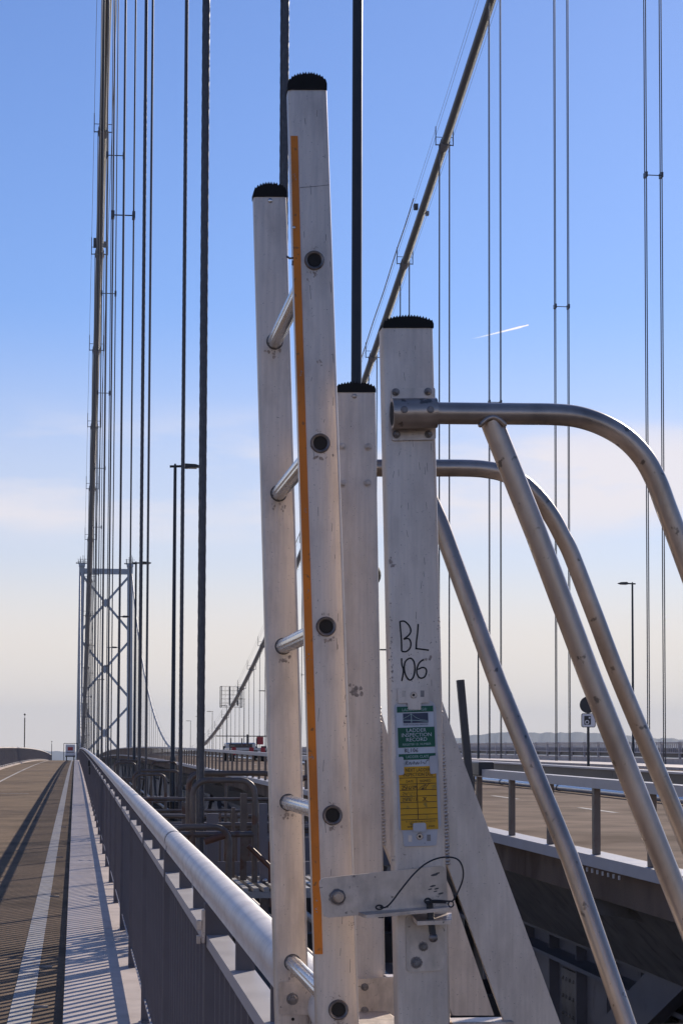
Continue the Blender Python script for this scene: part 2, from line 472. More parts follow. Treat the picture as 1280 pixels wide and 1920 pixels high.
for i in range(0, 30):
    y0 = 0.68+9.145*i
    z0 = deck(y0)
    b2 = MB()                                    # curved cantilever bracket under the deck edge
    prof = [(XP+0.06, RZ-0.32), (XP+0.06, RZ-0.44)] + [(XP+0.10+1.12*math.sin(a), RZ-0.46-0.78*(1-math.cos(a))) for a in [R(10*k) for k in range(1, 10)]] + [(XP+1.22, RZ-0.32)]
    b2.extrude([Vector((x, y0-0.012, z0+z)) for x, z in prof], (0, 0.024, 0))
    obj('bracket', b2, SOFFM, tr)
    b3 = MB()
    for s_, (ya, yb) in ((1, (y0, y0+9.145)),):
        up_ = i % 2 == 0
        za, zb = (0.1, -3.4) if up_ else (-3.4, 0.1)
        b3.beam((XP+1.38, ya, deck(ya)+za), (XP+1.38, yb, deck(yb)+zb), 0.16, 0.50)
    obj('diagonal', b3, STEELB, tr)
    if i < 14:
        b5 = MB()
        b5.box((XP-1.0, y0, z0-1.9), (5.0, 0.35, 0.5))
        b5.box((XP-3.0, y0, z0-2.6), (0.3, 0.3, 1.8))
        obj('cross_beam', b5, STEELD, tr)
mb = MB()                                        # pale ticks painted in for light through gaps below the edge fascia
tick_me = None
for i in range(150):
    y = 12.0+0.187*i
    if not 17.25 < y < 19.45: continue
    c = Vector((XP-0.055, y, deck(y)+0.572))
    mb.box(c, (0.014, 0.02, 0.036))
obj('light_tick_row', mb, HANDR, tr, kind='stuff')
sheet('added_gap_floor', STEELD, 0.64, XP+0.9, -3.6, YN, 600, 6, 0.1)  # added dark sheet closing the gap, set low so it stays shaded

# ------------------------------------------------------------------ cycle track railing
XR, HR = 0.444, 1.20                             # handrail centre
KZ = 0.052
rail = thing('railing', 'long grey painted railing with fat pale round handrail along the cycle track', 'railing', (XR, 6.6, deck(6.6)+KZ))
PH = 9.706
def handrail_profile(x, z, r):
    pts = []
    for k in range(15):
        a = R(-35 + 250*k/14)
        pts.append((x + r*math.cos(a), z + r*math.sin(a)))
    pts += [(x-r*0.86, z-r*1.08), (x+r*0.86, z-r*1.08)]
    return pts
y = PH-9.144*2
while y < 330:                                    # handrail lengths, butted with an open joint
    mb = MB(); rs = []
    for j in range(4):
        yy = y+0.05 + (9.144-0.10)*j/3
        rs.append([Vector((px_, yy, deck(yy)+KZ+pz)) for px_, pz in handrail_profile(XR, HR, 0.0425)])
    mb.rings(rs, True, True)
    obj('handrail', mb, HANDR, rail, sharp=50)
    mb = MB(); rs = []
    for yy in (y-0.06, y+0.06):
        rs.append([Vector((px_, yy, deck(yy)+KZ+pz)) for px_, pz in handrail_profile(XR, HR, 0.0400)])
    mb.rings(rs, True, True)
    obj('joint_sleeve', mb, STEELD, rail, sharp=50)
    y += 9.144
mb = MB()
yy = [330+i*12 for i in range(60)]
mb.rings([[Vector((px_, q, deck(q)+KZ+pz)) for px_, pz in handrail_profile(XR, HR, 0.0425)] for q in yy], True, True)
obj('handrail', mb, HANDR, rail, sharp=50)
TOPZ, BOTZ = 1.06, 0.135
def long_bar(name, x0, x1, z0, z1, m, par, ya, yb, off=KZ, step=3.048):
    k = max(1, int(round((yb-ya)/step))); mb = MB()
    mb.rings([[Vector((x0, q, deck(q)+off+z0)), Vector((x1, q, deck(q)+off+z0)), Vector((x1, q, deck(q)+off+z1)), Vector((x0, q, deck(q)+off+z1))] for q in [ya+(yb-ya)*i/k for i in range(k+1)]], True, False)
    return obj(name, mb, m, par)
y = PH-3.048*5
npost = 0
slat0 = slat1 = None
while y < 200:
    ys_, ye_ = y+0.02, y+3.048-0.02
    long_bar('top_rail', XR-0.040, XR+0.026, TOPZ-0.035, TOPZ, RAILP, rail, ys_, ye_)
    long_bar('bottom_rail', XR-0.030, XR+0.030, BOTZ-0.012, BOTZ, RAILP, rail, ys_, ye_)
    z = deck(y)+KZ
    mb = MB()                                     # main post: two plates and a foot
    mb.box2((XR-0.046, y-0.018, z+0.0), (XR+0.040, y-0.006, z+HR-0.044))
    mb.box2((XR-0.046, y+0.006, z+0.0), (XR+0.040, y+0.018, z+HR-0.044))
    mb.box2((XR-0.010, y-0.0055, z+0.05), (XR+0.010, y+0.0055, z+HR-0.05))
    mb.box2((XR-0.046, y-0.07, z+0.001), (XR+0.075, y+0.07, z+0.014))
    obj('post', mb, PANELP, rail, bevel=0.002)
    for k in range(1, 15):
        yb = y+0.2032*k
        tall = k % 5 == 0
        zz = deck(yb)+KZ
        if y < 32:
            if tall:
                if slat1 is None:
                    mb = MB(); mb.box2((-0.025, -0.008, BOTZ+0.001), (0.025, 0.008, HR-0.045))
                    slat1 = obj('baluster', mb, PANELP, rail, bevel=0.0015)
                    slat1.location = (0, yb-6.6, zz-deck(6.6)-KZ)
                else: share(slat1, 'baluster', rail, (0, yb-6.6, zz-deck(6.6)-KZ))
            else:
                if slat0 is None:
                    mb = MB(); mb.box2((-0.025, -0.008, BOTZ+0.001), (0.025, 0.008, TOPZ-0.036))
                    slat0 = obj('baluster', mb, PANELP, rail, bevel=0.0015)
                    slat0.location = (0, yb-6.6, zz-deck(6.6)-KZ)
                else: share(slat0, 'baluster', rail, (0, yb-6.6, zz-deck(6.6)-KZ))
    y += 3.048
# meshes of the shared balusters were built at the origin and moved into the railing's frame
for s0 in (slat0, slat1):
    me = s0.data
    for v in me.vertices:
        v.co += rootloc(rail)
mb = MB()
yb = y0 = PH-3.048*5
k = 0
while yb < 400:
    if yb > 32.2 and k % 15:
        zz = deck(yb)+KZ
        mb.box2((XR-0.025, yb-0.008, zz+BOTZ), (XR+0.025, yb+0.008, zz+(HR-0.045 if k % 5 == 0 else TOPZ-0.036)))
    yb += 0.2032; k += 1
o = obj('baluster_far', mb, PANELP, rail, kind='stuff'); o.name = 'baluster'
long_bar('top_rail', XR-0.040, XR+0.026, TOPZ-0.035, TOPZ, RAILP, rail, 200.0, 500)
# small bolted latch plate on the railing near the ladder
mb = MB()
c = at(394, 1738, 6.45)
mb.box((XR-0.052, 6.60, KZ+deck(6.6)+TOPZ+0.03), (0.010, 0.03, 0.10))
mb.box((XR-0.066, 6.585, KZ+deck(6.6)+TOPZ+0.035), (0.014, 0.02, 0.03))
mb.box((XR-0.066, 6.60, KZ+deck(6.6)+TOPZ-0.01), (0.012, 0.02, 0.025))
obj('latch_bracket', mb, ALU3, rail, bevel=0.002)
mb = MB()                                        # black clamp box hung on the railing further along
for (yy_, zz_) in ((58.0, 0.98),):
    mb.box((XR-0.07, yy_, KZ+deck(yy_)+zz_), (0.07, 0.5, 0.16)); mb.box((XR-0.06, yy_, KZ+deck(yy_)+zz_-0.2), (0.05, 0.4, 0.2))
obj('clamp_box', mb, BLACKP, rail, bevel=0.01)

# ------------------------------------------------------------------ railing on the far side of the cycle track
XL = -4.45
lrail = thing('railing', 'grey railing on the outer edge of the cycle track, curving down over the crest', 'railing', (XL, 120, 0))
long_bar('top_rail', XL-0.05, XL+0.05, 1.20, 1.28, HANDR, lrail, -10.0, 420, off=0.05, step=9)
long_bar('bottom_rail', XL-0.04, XL+0.04, 0.10, 0.14, RAILP, lrail, -10.0, 420, off=0.05, step=9)
long_bar('kerb_strip', XL-0.2, XL+0.16, -0.05, 0.05, KERBM, lrail, -10.0, 420, off=0.05, step=9)
mb = MB(); y = -10.0; pm = None
k = 0
while y < 420:
    z = deck(y)+0.05
    if k % 15 == 0:
        p = MB(); p.box2((XL-0.06, y-0.05, z), (XL+0.06, y+0.05, z+1.205))
        if 80 < y < 330: obj('post', p, PANELP, lrail)
        else: mb.box2((XL-0.06, y-0.05, z), (XL+0.06, y+0.05, z+1.205))
    else:
        mb.box2((XL-0.025, y-0.012, z+0.141), (XL+0.025, y+0.012, z+1.199))
    y += 0.3; k += 1
o = obj('baluster', mb, PANELP, lrail, kind='stuff')

# ------------------------------------------------------------------ parapet of the near carriageway
par = thing('parapet', 'grey steel parapet on a pale edge beam beside the brown carriageway', 'parapet', (XP, 20, deck(20)+0.7))
PT, PB = EYE-0.078*XP, EYE-0.225*XP              # rail top and edge-beam top, both seen almost level with the eye
long_bar('top_rail', XP-0.05, XP+0.06, PT-0.085, PT, RAILP, par, 6.0, 500, off=0.0, step=6)
long_bar('edge_beam', XP-0.07, XP+0.16, PB-0.10, PB, RAILP, par, YN, 500, off=0.0, step=6)
y = 16.6
pm = None
rl = rootloc(par)
far_p = MB()
while y < 420:
    z = deck(y)
    if y < 150:
        if pm is None:
            mb = MB(); mb.box2((-0.028, -0.045, PB+0.001), (0.028, 0.045, PT-0.086))
            pm = obj('post', mb, PIPEM, par, bevel=0.003)
            for v in pm.data.vertices: v.co += rl
            pm.location = (XP-rl.x+0.0, y-rl.y, z-rl.z)
        else: share(pm, 'post', par, (XP-rl.x, y-rl.y, z-rl.z))
    else:
        far_p.box2((XP-0.028, y-0.04, z+PB), (XP+0.028, y+0.04, z+PT-0.086))
    y += 1.83
obj('post', far_p, PIPEM, par, kind='stuff')
mb = MB()                                         # dark clamped end fitting on the parapet
z = deck(24.4)
mb.box2((XP-0.085, 23.5, z+PT-0.075), (XP+0.09, 24.9, z+PT+0.075)); mb.box2((XP-0.06, 24.05, z+PB+0.001), (XP-0.03, 24.4, z+PT-0.076)); mb.box2((XP-0.05, 24.42, z+PB+0.2), (XP+0.05, 24.9, z+PT-0.076))
obj('end_fitting', mb, BLACKP, par, bevel=0.01)

# pale pipe lying along the far side of the carriageway
mb = MB()
mb.tube([(10.2, q, deck(q)+RZ+0.085) for q in [YN+i*6 for i in range(120)]], 0.066, 14)
o = obj('pipe', mb, PIPEB); tag(o, 'pale blue pipe lying along the far edge of the brown carriageway', 'pipe')
mb = MB()
q = 14.0
while q < 200:
    mb.tube([(10.2, q, deck(q)+RZ+0.085), (10.2, q+0.10, deck(q)+RZ+0.085)], 0.074, 14); q += 6.2
obj('coupling', mb, STEELD, o)
# barrier between the two carriageways
bar = thing('barrier', 'dark steel box barrier with a pale top between the two carriageways', 'barrier', (11.4, 40, 1.0))
long_bar('face_plate', 11.3, 11.42, 0.72, 1.06, STEELD, bar, YN, 480, off=0.0, step=6)
long_bar('top_flange', 11.22, 11.55, 1.061, 1.10, RAILP, bar, YN, 480, off=0.0, step=6)
mb = MB(); q = 12.0; bp = None
while q < 240:
    mb = MB(); mb.box2((11.425, q-0.06, deck(q)+RZ), (11.54, q+0.06, deck(q)+1.06)); obj('post', mb, STEELD, bar); q += 3.66
long_bar('edge_plate', 14.6, 15.0, 0.30, 0.72, RAILP, bar, YN, 480, off=0.0, step=6)

# ------------------------------------------------------------------ far parapet
XQ = 26.5
fpar = thing('parapet', 'grey railing with close bars on the far side of the bridge', 'parapet', (XQ, 110, 1.5))
FT = EYE-0.03
long_bar('top_rail', XQ-0.05, XQ+0.05, FT-0.07, FT, RAILP, fpar, 60, 480, off=0, step=9)
long_bar('bottom_rail', XQ-0.04, XQ+0.04, 1.18, 1.23, RAILP, fpar, 60, 480, off=0, step=9)
long_bar('kerb_strip', XQ-0.3, XQ+0.3, 0.722, 0.95, KERBM, fpar, 60, 480, off=0, step=9)
mb = MB(); q = 60.0; k = 0
while q < 480:
    z = deck(q)
    if k % 10 == 0:
        if q < 330:
            p = MB(); p.box2((XQ-0.05, q-0.05, z+0.95), (XQ+0.05, q+0.05, z+FT+0.02)); obj('post', p, RAILP, fpar)
    else: mb.box2((XQ-0.02, q-0.03, z+1.231), (XQ+0.02, q+0.03, z+FT-0.071))
    q += 0.3; k += 1
obj('baluster', mb, RAILP, fpar, kind='stuff')
long_bar('infill_plate', XQ+0.06, XQ+0.08, 1.0, 1.42, STEELD, fpar, 60, 480, off=0, step=9)

# ------------------------------------------------------------------ main cables, hangers
XC, XF = 1.448, 25.218
def cable_h(y): return 0.9 + 0.000335*(y-507.0)**2
TOW = 1008.0
def cable(x, label):
    t = thing('suspension_cable', label, 'cable', (x, 140, cable_h(140)))
    mb = MB()
    ysc = [8+(TOW-8)*i/120 for i in range(121)]
    mb.tube([(x, q, cable_h(q)) for q in ysc], 0.295, 16)
    obj('strand_bundle', mb, CABLE, t)
    mb = MB()
    for dx in (-0.62, 0.62):
        for dz in (0.55, 1.1):
            mb.tube([(x+dx, q, cable_h(q)+dz) for q in ysc], 0.011, 5)
    obj('hand_strand', mb, ROPE, t)
    for k in range(0, 54):
        q = 19.02+18.29*k
        h = cable_h(q); sl = 0.00067*(q-507.0)
        ang = math.atan(sl)
        d = Vector((0, math.cos(ang), math.sin(ang)))
        mb = MB()
        mb.tube([Vector((x, q, h))-d*0.45, Vector((x, q, h))+d*0.45], 0.345, 16)
        obj('cable_band', mb, STEELB, t)
        if k < 30:
            mb = MB()
            for dx in (-0.62, 0.62):
                mb.beam((x+dx, q, h-0.1), (x+dx, q, h+1.25), 0.06, 0.06)
                mb.beam((x, q, h-0.05), (x+dx, q, h-0.05), 0.06, 0.07, Vector((0, 0, 1)))
                mb.beam((x, q, h+0.5), (x+dx, q, h+0.5), 0.04, 0.04, Vector((0, 0, 1)))
            obj('stanchion', mb, ROPE, t)
    return t
cn = cable(XC, 'thick grey main suspension cable nearest, rising steeply above the cycle track railing')
cf = cable(XF, 'thick grey main suspension cable on the far side, sweeping down from the upper right')
mb = MB()
mb.box((XF-0.45, 157.0, cable_h(157)+0.42), (0.3, 0.4, 0.42)); obj('light_box', mb, STEELD, cf)
mb = MB(); mb.box((XF+0.42, 157.0, cable_h(157)-0.05), (0.2, 0.4, 0.3)); obj('light_box', mb, GRATE, cf)
mb = MB()
mb.box((XC-0.38, 164.0, cable_h(164)+0.2), (0.22, 0.4, 0.7)); obj('light_box', mb, STEELD, cn)
mb = MB(); mb.box((XC+0.40, 164.0, cable_h(164)+0.1), (0.2, 0.4, 0.4)); obj('light_box', mb, GRATE, cn)
mb = MB()
pw = [(XF-0.62, 157+i*2.2, cable_h(157+i*2.2)+1.05-0.06*math.sin(i*1.1)) for i in range(40)]
mb.tube(pw, 0.045, 6)
obj('power_lead', mb, ROPE, cf)

def rope_mesh(x, y, z0, z1, rad, twist):
    mb = MB()
    if twist:
        n = 24; step = 0.035; zs = []; z = z0
        lim = z0+14
        while z < min(z1, lim): zs.append(z); z += step
        zs.append(min(z1, lim))
        rings = []
        for z in zs:
            ph = 2*math.pi*z/0.29
            rings.append([Vector((x+math.cos(2*math.pi*i/n)*rad*1.05*(0.76+0.24*abs(math.cos(3*(2*math.pi*i/n)-3*ph))),
                                  y+math.sin(2*math.pi*i/n)*rad*1.05*(0.76+0.24*abs(math.cos(3*(2*math.pi*i/n)-3*ph))), z)) for i in range(n)])
        mb.rings(rings, True, True)
        if z1 > lim: mb.tube([(x, y, lim), (x, y, z1)], rad*0.96, 12)
    else:
        mb.tube([(x, y, z0), (x, y, z1)], rad, 8)
    return mb
HS = 0.354
def hanger(x, k, label, group):
    q = 19.02+18.29*k; h = cable_h(q); zb = deck(q)-(1.1 if x < 3 else -0.35)
    if h-zb < 1.2: return
    t = thing('hanger_rope', label, 'hanger rope', (x, q, zb), group)
    rad = 0.026
    for dx in (-HS, HS):
        for dy in (-0.15, 0.15):
            obj('rope', rope_mesh(x+dx, q+dy, zb, h, rad, k < 2 and x < 3), ROPE, t)
    if k < 16:
        for hs in ((27.4-0.117*(q-92),) if k != 3 else (20.2,)):
            if zb+1 < hs < h-1.5 and (k > 2):
                mb = MB()
                mb.tube([(x-HS, q, hs), (x+HS, q, hs)], 0.022, 6)
                for dx in (-HS, HS):
                    mb.box((x+dx, q, hs), (0.10, 0.42, 0.22))
                obj('spacer', mb, ROPE, t)
    if k < 5 and x < 3:
        mb = MB()
        for dx in (-HS, HS):
            mb.tube([(x+dx, q, zb-0.02), (x+dx, q, zb+0.18), (x+dx, q, zb+0.42)], [0.11, 0.10, 0.06], 10)
        obj('socket', mb, STEELD, t)
NEARL = ['thickest dark twisted hanger rope pair, its right rope rising behind the ladder tops', 'dark hanger rope pair either side of the black lamp post with the short arm',
         'third nearest hanger ropes, one either side of the far tower right leg', 'fourth nearest hanger rope pair, joined by a small spacer high in the sky']
for k in range(0, 53):
    hanger(XC, k, NEARL[k] if k < 4 else 'thin dark hanger rope pair in the tight row in front of the far tower', None if k < 4 else 'receding hanger ropes of the nearer cable')
FARL = {4: 'widest pale hanger rope pair at the far right edge of the view', 5: 'pale far hanger rope pair crossing behind the bent outer guard tube',
        6: 'far hanger rope pair passing through the white vapour trail', 7: 'far hanger rope pair just right of the tall numbered ladder post'}
for k in range(3, 53):
    hanger(XF, k, FARL.get(k, 'thin hanger rope pair hanging from the far main cable'), None if k in FARL else 'receding hanger ropes of the far cable')

# ------------------------------------------------------------------ far bridge tower
tw = thing('bridge_tower', 'tall blue grey steel bridge tower with cross bracing between two legs', 'bridge tower', (13.3, TOW, deck(TOW)-10))
TT = 87.5
for s_, x in ((-1, XC), (1, XF)):
    mb = MB()
    for dy, wd in ((-2.4, 1.3), (0, 1.7), (2.4, 1.3)):
        b0, t0 = Vector((x-s_*0.55*0, TOW+dy, -48)), Vector((x-s_*0.75, TOW+dy, TT-2.0*abs(dy)/2.4))
        mb.beam(b0, t0, 2.5 if dy == 0 else 2.1, wd)
    mb.box((x-s_*0.75, TOW, TT+0.6), (2.9, 5.6, 1.2))
    obj('leg', mb, TOWERP, tw)
    mb = MB()
    for j in range(10):
        a = random.uniform(-1.6, 1.6); hh = random.uniform(1.2, 4.6)
        mb.tube([(x-s_*0.75+a, TOW-1.8+j*0.4, TT+1), (x-s_*0.75+a, TOW-1.8+j*0.4, TT+1+hh)], 0.11, 5)
    for hh in (1.6, 2.6):
        mb.box((x-s_*0.75, TOW-2.4, TT+hh+0.5), (4.6, 0.2, 0.14)); 
    mb.box((x-s_*0.75, TOW-2.4, TT+1.3), (5.6, 0.5, 0.5))
    obj('mast_cluster', mb, STEELD, tw)
xl, xr = XC, XF
def twz(py): return EYE+(1409.0-py)/FPX*(TOW/math.cos(YAW))*0.994
mb = MB(); mb.box((13.33, TOW, (twz(1069)+twz(1079))/2), (23.0, 2.2, twz(1069)-twz(1079))); obj('portal_beam', mb, TOWERP, tw)
for (ya, yb) in ((1082, 1184), (1205, 1308), (1327, 1424)):
    for flip in (0, 1):
        mb = MB()
        x0, x1 = (xl+1.0, xr-1.0) if flip else (xr-1.0, xl+1.0)
        mb.beam((x0, TOW+(0.3 if flip else -0.3), twz(ya)), (x1, TOW+(0.3 if flip else -0.3), twz(yb)), 0.8, 1.05, Vector((0, 1, 0)))
        obj('brace', mb, TOWERP, tw)
    mb = MB(); zc = (twz(ya)+twz(yb))/2
    mb.extrude([Vector((13.33+dx, TOW-0.9, zc+dz)) for dx, dz in ((-1.9, 0), (0, -2.1), (1.9, 0), (0, 2.1))], (0, 1.8, 0))
    obj('centre_plate', mb, TOWERP, tw)
mb = MB(); mb.box((13.3, TOW, deck(TOW)-1), (34, 6, 2.4)); obj('deck_beam', mb, TOWERP, tw)

# ------------------------------------------------------------------ street lamps
def lamp(x, y, side, label, group, top=6.95, arm=0.62, rad=(0.055, 0.04)):
    z = deck(y); zt = EYE+top+z
    t = thing('street_lamp', label, 'street lamp', (x, y, z-0.6), group)
    mb = MB(); mb.tube([(x, y, z-0.9), (x, y, z+1.2), (x, y, z+1.25), (x, y, zt-0.12), (x, y, zt)], [rad[0]*1.35, rad[0]*1.35, rad[0]*1.08, rad[1]*1.05, rad[1]*0.6], 12)
    obj('pole', mb, BLACKP, t)
    mb = MB(); mb.tube([(x-side*0.14, y, zt-0.075), (x+side*0.25, y, zt-0.06)], 0.032, 8); obj('bracket_arm', mb, BLACKP, t)
    mb = MB()
    mb.extrude([Vector((x+side*a, y-0.11, zt+c)) for a, c in ((0.18, -0.10), (0.30, -0.12), (arm, -0.085), (arm+0.03, -0.05), (arm-0.1, -0.01), (0.25, 0.0))], (0, 0.22, 0))
    hd = obj('lamp_head', mb, BLACKP, t, bevel=0.01)
    mb = MB(); mb.box((x+side*(arm*0.68), y, zt-0.113), (arm*0.45, 0.16, 0.012)); obj('lens', mb, LAMPG, hd)
    return t
XLN = 2.5
lamp(XLN, 19.3, 1, 'tall black lamp post rising behind the ladder, its top at the upper frame edge', None, 6.98, 0.62, (0.048, 0.044))
lamp(XLN, 55.9, 1, 'slim black lamp post with a short arm, between the near hanger ropes', None, 7.12)
lamp(XLN, 92.5, 1, 'black lamp post overlapping the right leg of the far tower', None, 7.6)
lamp(XLN, 129.1, 1, 'small black lamp post standing in front of the tower cross bracing', None, 7.45)
lamp(24.2, 92.3, -1, 'black lamp post with a pale lamp head, right of the bent guard tubes', None, 6.98, 0.62)
lamp(24.2, 128.9, -1, 'thin far lamp post whose foot is right of the leaning dark bar', None, 6.2, 0.3)
lamp(24.2, 165.5, -1, 'far lamp post mostly hidden behind the numbered ladder post', None, 7.3, 1.0)
for k in range(4, 12):
    lamp(24.2, 92.3+36.6*k-36.6, -1, 'tiny distant lamp post in the row along the far carriageway', 'distant lamp posts', 7.3, 1.0)
for k in range(4, 7):
    lamp(XLN, 19.3+36.6*k, 1, 'distant black lamp post low in the hanger row before the tower', 'distant lamp posts by the tower', 7.3)
for (px_, py_, yy_, lab) in ((46.5, 1340, 221, 'short dark pole with a small lamp on top, beyond the outer railing'), (97, 1391, 380, 'tiny thin pole at the end of the outer railing')):
    p0 = at(px_, py_, yy_)
    t = thing('pole', lab, 'pole', (p0.x, yy_, deck(yy_)))
    mb = MB(); mb.tube([(p0.x, yy_, deck(yy_)-0.5), (p0.x, yy_, p0.z-0.35)], 0.055, 8); obj('shaft', mb, BLACKP, t)
    mb = MB(); mb.tube([(p0.x, yy_, p0.z-0.35), (p0.x, yy_, p0.z-0.1)], 0.02, 6); mb.ball((p0.x, yy_, p0.z), 0.11, 8, 6); obj('lamp', mb, STEELD, t)

# ------------------------------------------------------------------ traffic sign with camera symbol
ys_ = 92.0; sx = at(1103, 1380, ys_).x
sg = thing('road_sign', 'white speed camera sign plate below a round black sign, on a dark pole', 'road sign', (sx, ys_, deck(ys_)+0.6))
zc1, zc2 = at(1103, 1351, ys_).z, at(1103, 1322, ys_).z
pu = ys_/FPX
mb = MB(); mb.tube([(sx, ys_+0.06, deck(ys_)+0.6), (sx, ys_+0.06, zc2+10*pu)], 2.6*pu, 10); obj('pole', mb, BLACKP, sg)
mb = MB(); mb.extrude([Vector((sx-1*pu+16.0*pu*math.cos(R(12*k)), ys_, zc2+16.0*pu*math.sin(R(12*k)))) for k in range(30)], (0, 0.03, 0)); obj('disc', mb, BLACKP, sg)
def rrect(cx, cz, w_, h_, r_, n=5):
    pts = []
    for (sx_, sz_, a0) in ((1, 1, 0), (-1, 1, 90), (-1, -1, 180), (1, -1, 270)):
        for k in range(n+1):
            a = R(a0+90*k/n); pts.append((cx+sx_*(w_/2-r_)+r_*math.cos(a), cz+sz_*(h_/2-r_)+r_*math.sin(a)))
    return pts
def plate(mb, cx, cz, w_, h_, r_, y_, th):
    mb.extrude([Vector((a, y_, c)) for a, c in rrect(cx, cz, w_, h_, r_)], (0, th, 0))
mb = MB(); plate(mb, sx, zc1, 28*pu, 27*pu, 4*pu, ys_, 0.03); bd = obj('backing_plate', mb, BLACKP, sg)
mb = MB(); plate(mb, sx, zc1, 25.5*pu, 24.5*pu, 3*pu, ys_-0.008, 0.007); wp = obj('face', mb, WHITEV, sg)
mb = MB(); plate(mb, sx-2*pu, zc1, 13*pu, 17*pu, 1*pu, ys_-0.016, 0.007); obj('symbol', mb, BLACKP, wp)
mb = MB()
cxy = (sx-3*pu, zc1-3.5*pu)
ring = [(cxy[0]+r_*pu*math.cos(R(20*k)), cxy[1]+r_*pu*math.sin(R(20*k))) for r_ in (4.2, 2.6) for k in range(18)]
mb.add([(a, ys_-0.019, c) for a, c in ring], [(k, (k+1) % 18, 18+(k+1) % 18, 18+k) for k in range(18)])
plate(mb, sx+2*pu, zc1+5*pu, 3.5*pu, 3*pu, 0.6*pu, ys_-0.019, 0.002)
obj('symbol_ring', mb, WHITEV, wp)

# ------------------------------------------------------------------ inspection cage on the far cable
q = 345.0; h = cable_h(q)
cg = thing('inspection_cage', 'square mesh inspection cage hanging round the far main cable', 'cage', (XF-0.6, q, h))
for dy in (-1.6, 1.6):
    mb = MB()
    for a in range(6):
        mb.beam((XF-2.2+a*0.66, q+dy, h-0.9), (XF-2.2+a*0.66, q+dy, h+2.4), 0.03, 0.03); mb.beam((XF-2.2, q+dy, h-0.9+a*0.66), (XF+1.1, q+dy, h-0.9+a*0.66), 0.03, 0.03, Vector((0, 0, 1)))
    obj('mesh_panel', mb, PIPEM, cg)
mb = MB()
for a in (0, 1):
    for c in (0, 1):
        mb.beam((XF-2.2+3.3*a, q-1.6, h-0.9+3.3*c), (XF-2.2+3.3*a, q+1.6, h-0.9+3.3*c), 0.1, 0.1)
        mb.beam((XF-2.2+3.3*a, q-1.6+3.2*c, h-0.9), (XF-2.2+3.3*a, q-1.6+3.2*c, h+2.4), 0.12, 0.12)
    mb.beam((XF-0.9+1.3*a, q-1.6, h-0.7), (XF-0.9+1.3*a, q-1.6, h+2.4), 0.22, 0.1)
obj('frame', mb, STEELD, cg)

# ------------------------------------------------------------------ vehicles far along the bridge
yv = 262.0; xv = at(131, 1410, yv).x; zv = deck(yv)
vn = thing('service_van', 'white service van with a dark red square on its back, on the track crest', 'van', (xv, yv, zv))
mb = MB(); mb.box((xv+0.05, yv+1.3, zv+1.20), (1.15, 2.6, 1.45)); obj('body', mb, WHITEV, vn, bevel=0.06)
mb = MB(); mb.box((xv+0.05, yv-0.012, zv+1.42), (0.62, 0.02, 0.42)); obj('red_panel', mb, REDP, vn)
mb = MB(); mb.box((xv+0.05, yv-0.012, zv+0.98), (0.9, 0.02, 0.07)); mb.box((xv+0.05, yv-0.03, zv+0.52), (1.2, 0.06, 0.16)); obj('bumper', mb, BLACKP, vn)
for s_ in (-1, 1):
    mb = MB(); mb.tube([(xv+0.05+s_*0.5, yv+0.5, zv+0.25), (xv+0.05+s_*0.38, yv+0.5, zv+0.25)], 0.25, 14); obj('wheel', mb, RUBBER, vn)
    mb = MB(); mb.tube([(xv+0.05+s_*0.5, yv+2.2, zv+0.25), (xv+0.05+s_*0.38, yv+2.2, zv+0.25)], 0.25, 14); obj('wheel', mb, RUBBER, vn)
mb = MB()
for s_ in (-0.72, 0.9):
    mb.beam((xv+s_, yv-0.3, zv), (xv+s_, yv-0.3, zv+2.05), 0.07, 0.07)
mb.beam((xv-0.72, yv-0.3, zv+2.05), (xv+0.9, yv-0.3, zv+2.05), 0.07, 0.07, Vector((0, 0, 1)))
gf = thing('height_frame', 'thin dark goal post frame across the track behind the white van', 'frame', (xv, yv-0.3, zv))
obj('goal_post', mb, BLACKP, gf)
# works lorry on the near carriageway, seen over the parapet
yl = 116.0; xlr = 9.3; zl = deck(yl)+RZ
lr = thing('works_lorry', 'flatbed works lorry with red and white tail panels, behind the parapet bars', 'lorry', (xlr, yl, zl))
mb = MB(); mb.box((xlr, yl+3.0, zl+0.66), (1.9, 6.0, 0.14)); obj('flatbed', mb, PIPEB, lr, bevel=0.02)
mb = MB(); mb.box((xlr, yl+7.0, zl+0.78), (1.7, 1.6, 0.5)); cb = obj('cab', mb, PIPEB, lr, bevel=0.08)
mb = MB(); mb.box((xlr, yl+6.18, zl+0.86), (1.3, 0.04, 0.22)); obj('rear_window', mb, GLASSD, cb)
for k, m_ in ((-0.85, REDP), (0.10, REDP), (0.72, REDP)):
    mb = MB(); mb.box((xlr+k, yl-0.04, zl+0.55), (0.24, 0.06, 0.40)); obj('tail_panel', mb, m_, lr, bevel=0.01)
mb = MB()
for k in (-1.0, -0.4, 0.4, 1.0): mb.beam((xlr+k, yl+0.2, zl+0.83), (xlr+k, yl+0.2, zl+1.25), 0.06, 0.06)
mb.beam((xlr-1.8, yl+0.3, zl+1.36), (xlr+1.4, yl+0.3, zl+1.36), 0.05, 0.05, Vector((0, 0, 1)))
mb.beam((xlr-0.1, yl+0.2, zl+0.83), (xlr-0.1, yl+0.2, zl+1.45), 0.10, 0.10)
obj('crane_mast', mb, STEELD, lr)
mb = MB(); mb.box((xlr+0.6, yl+0.5, zl+1.12), (0.35, 0.3, 0.42)); obj('red_box', mb, REDP, lr)
for a in (-0.85, 0.85):
    for c in (1.2, 6.6):
        mb = MB(); mb.tube([(xlr+a-0.12, yl+c, zl+0.42), (xlr+a+0.12, yl+c, zl+0.42)], 0.42, 16); obj('wheel', mb, RUBBER, lr)

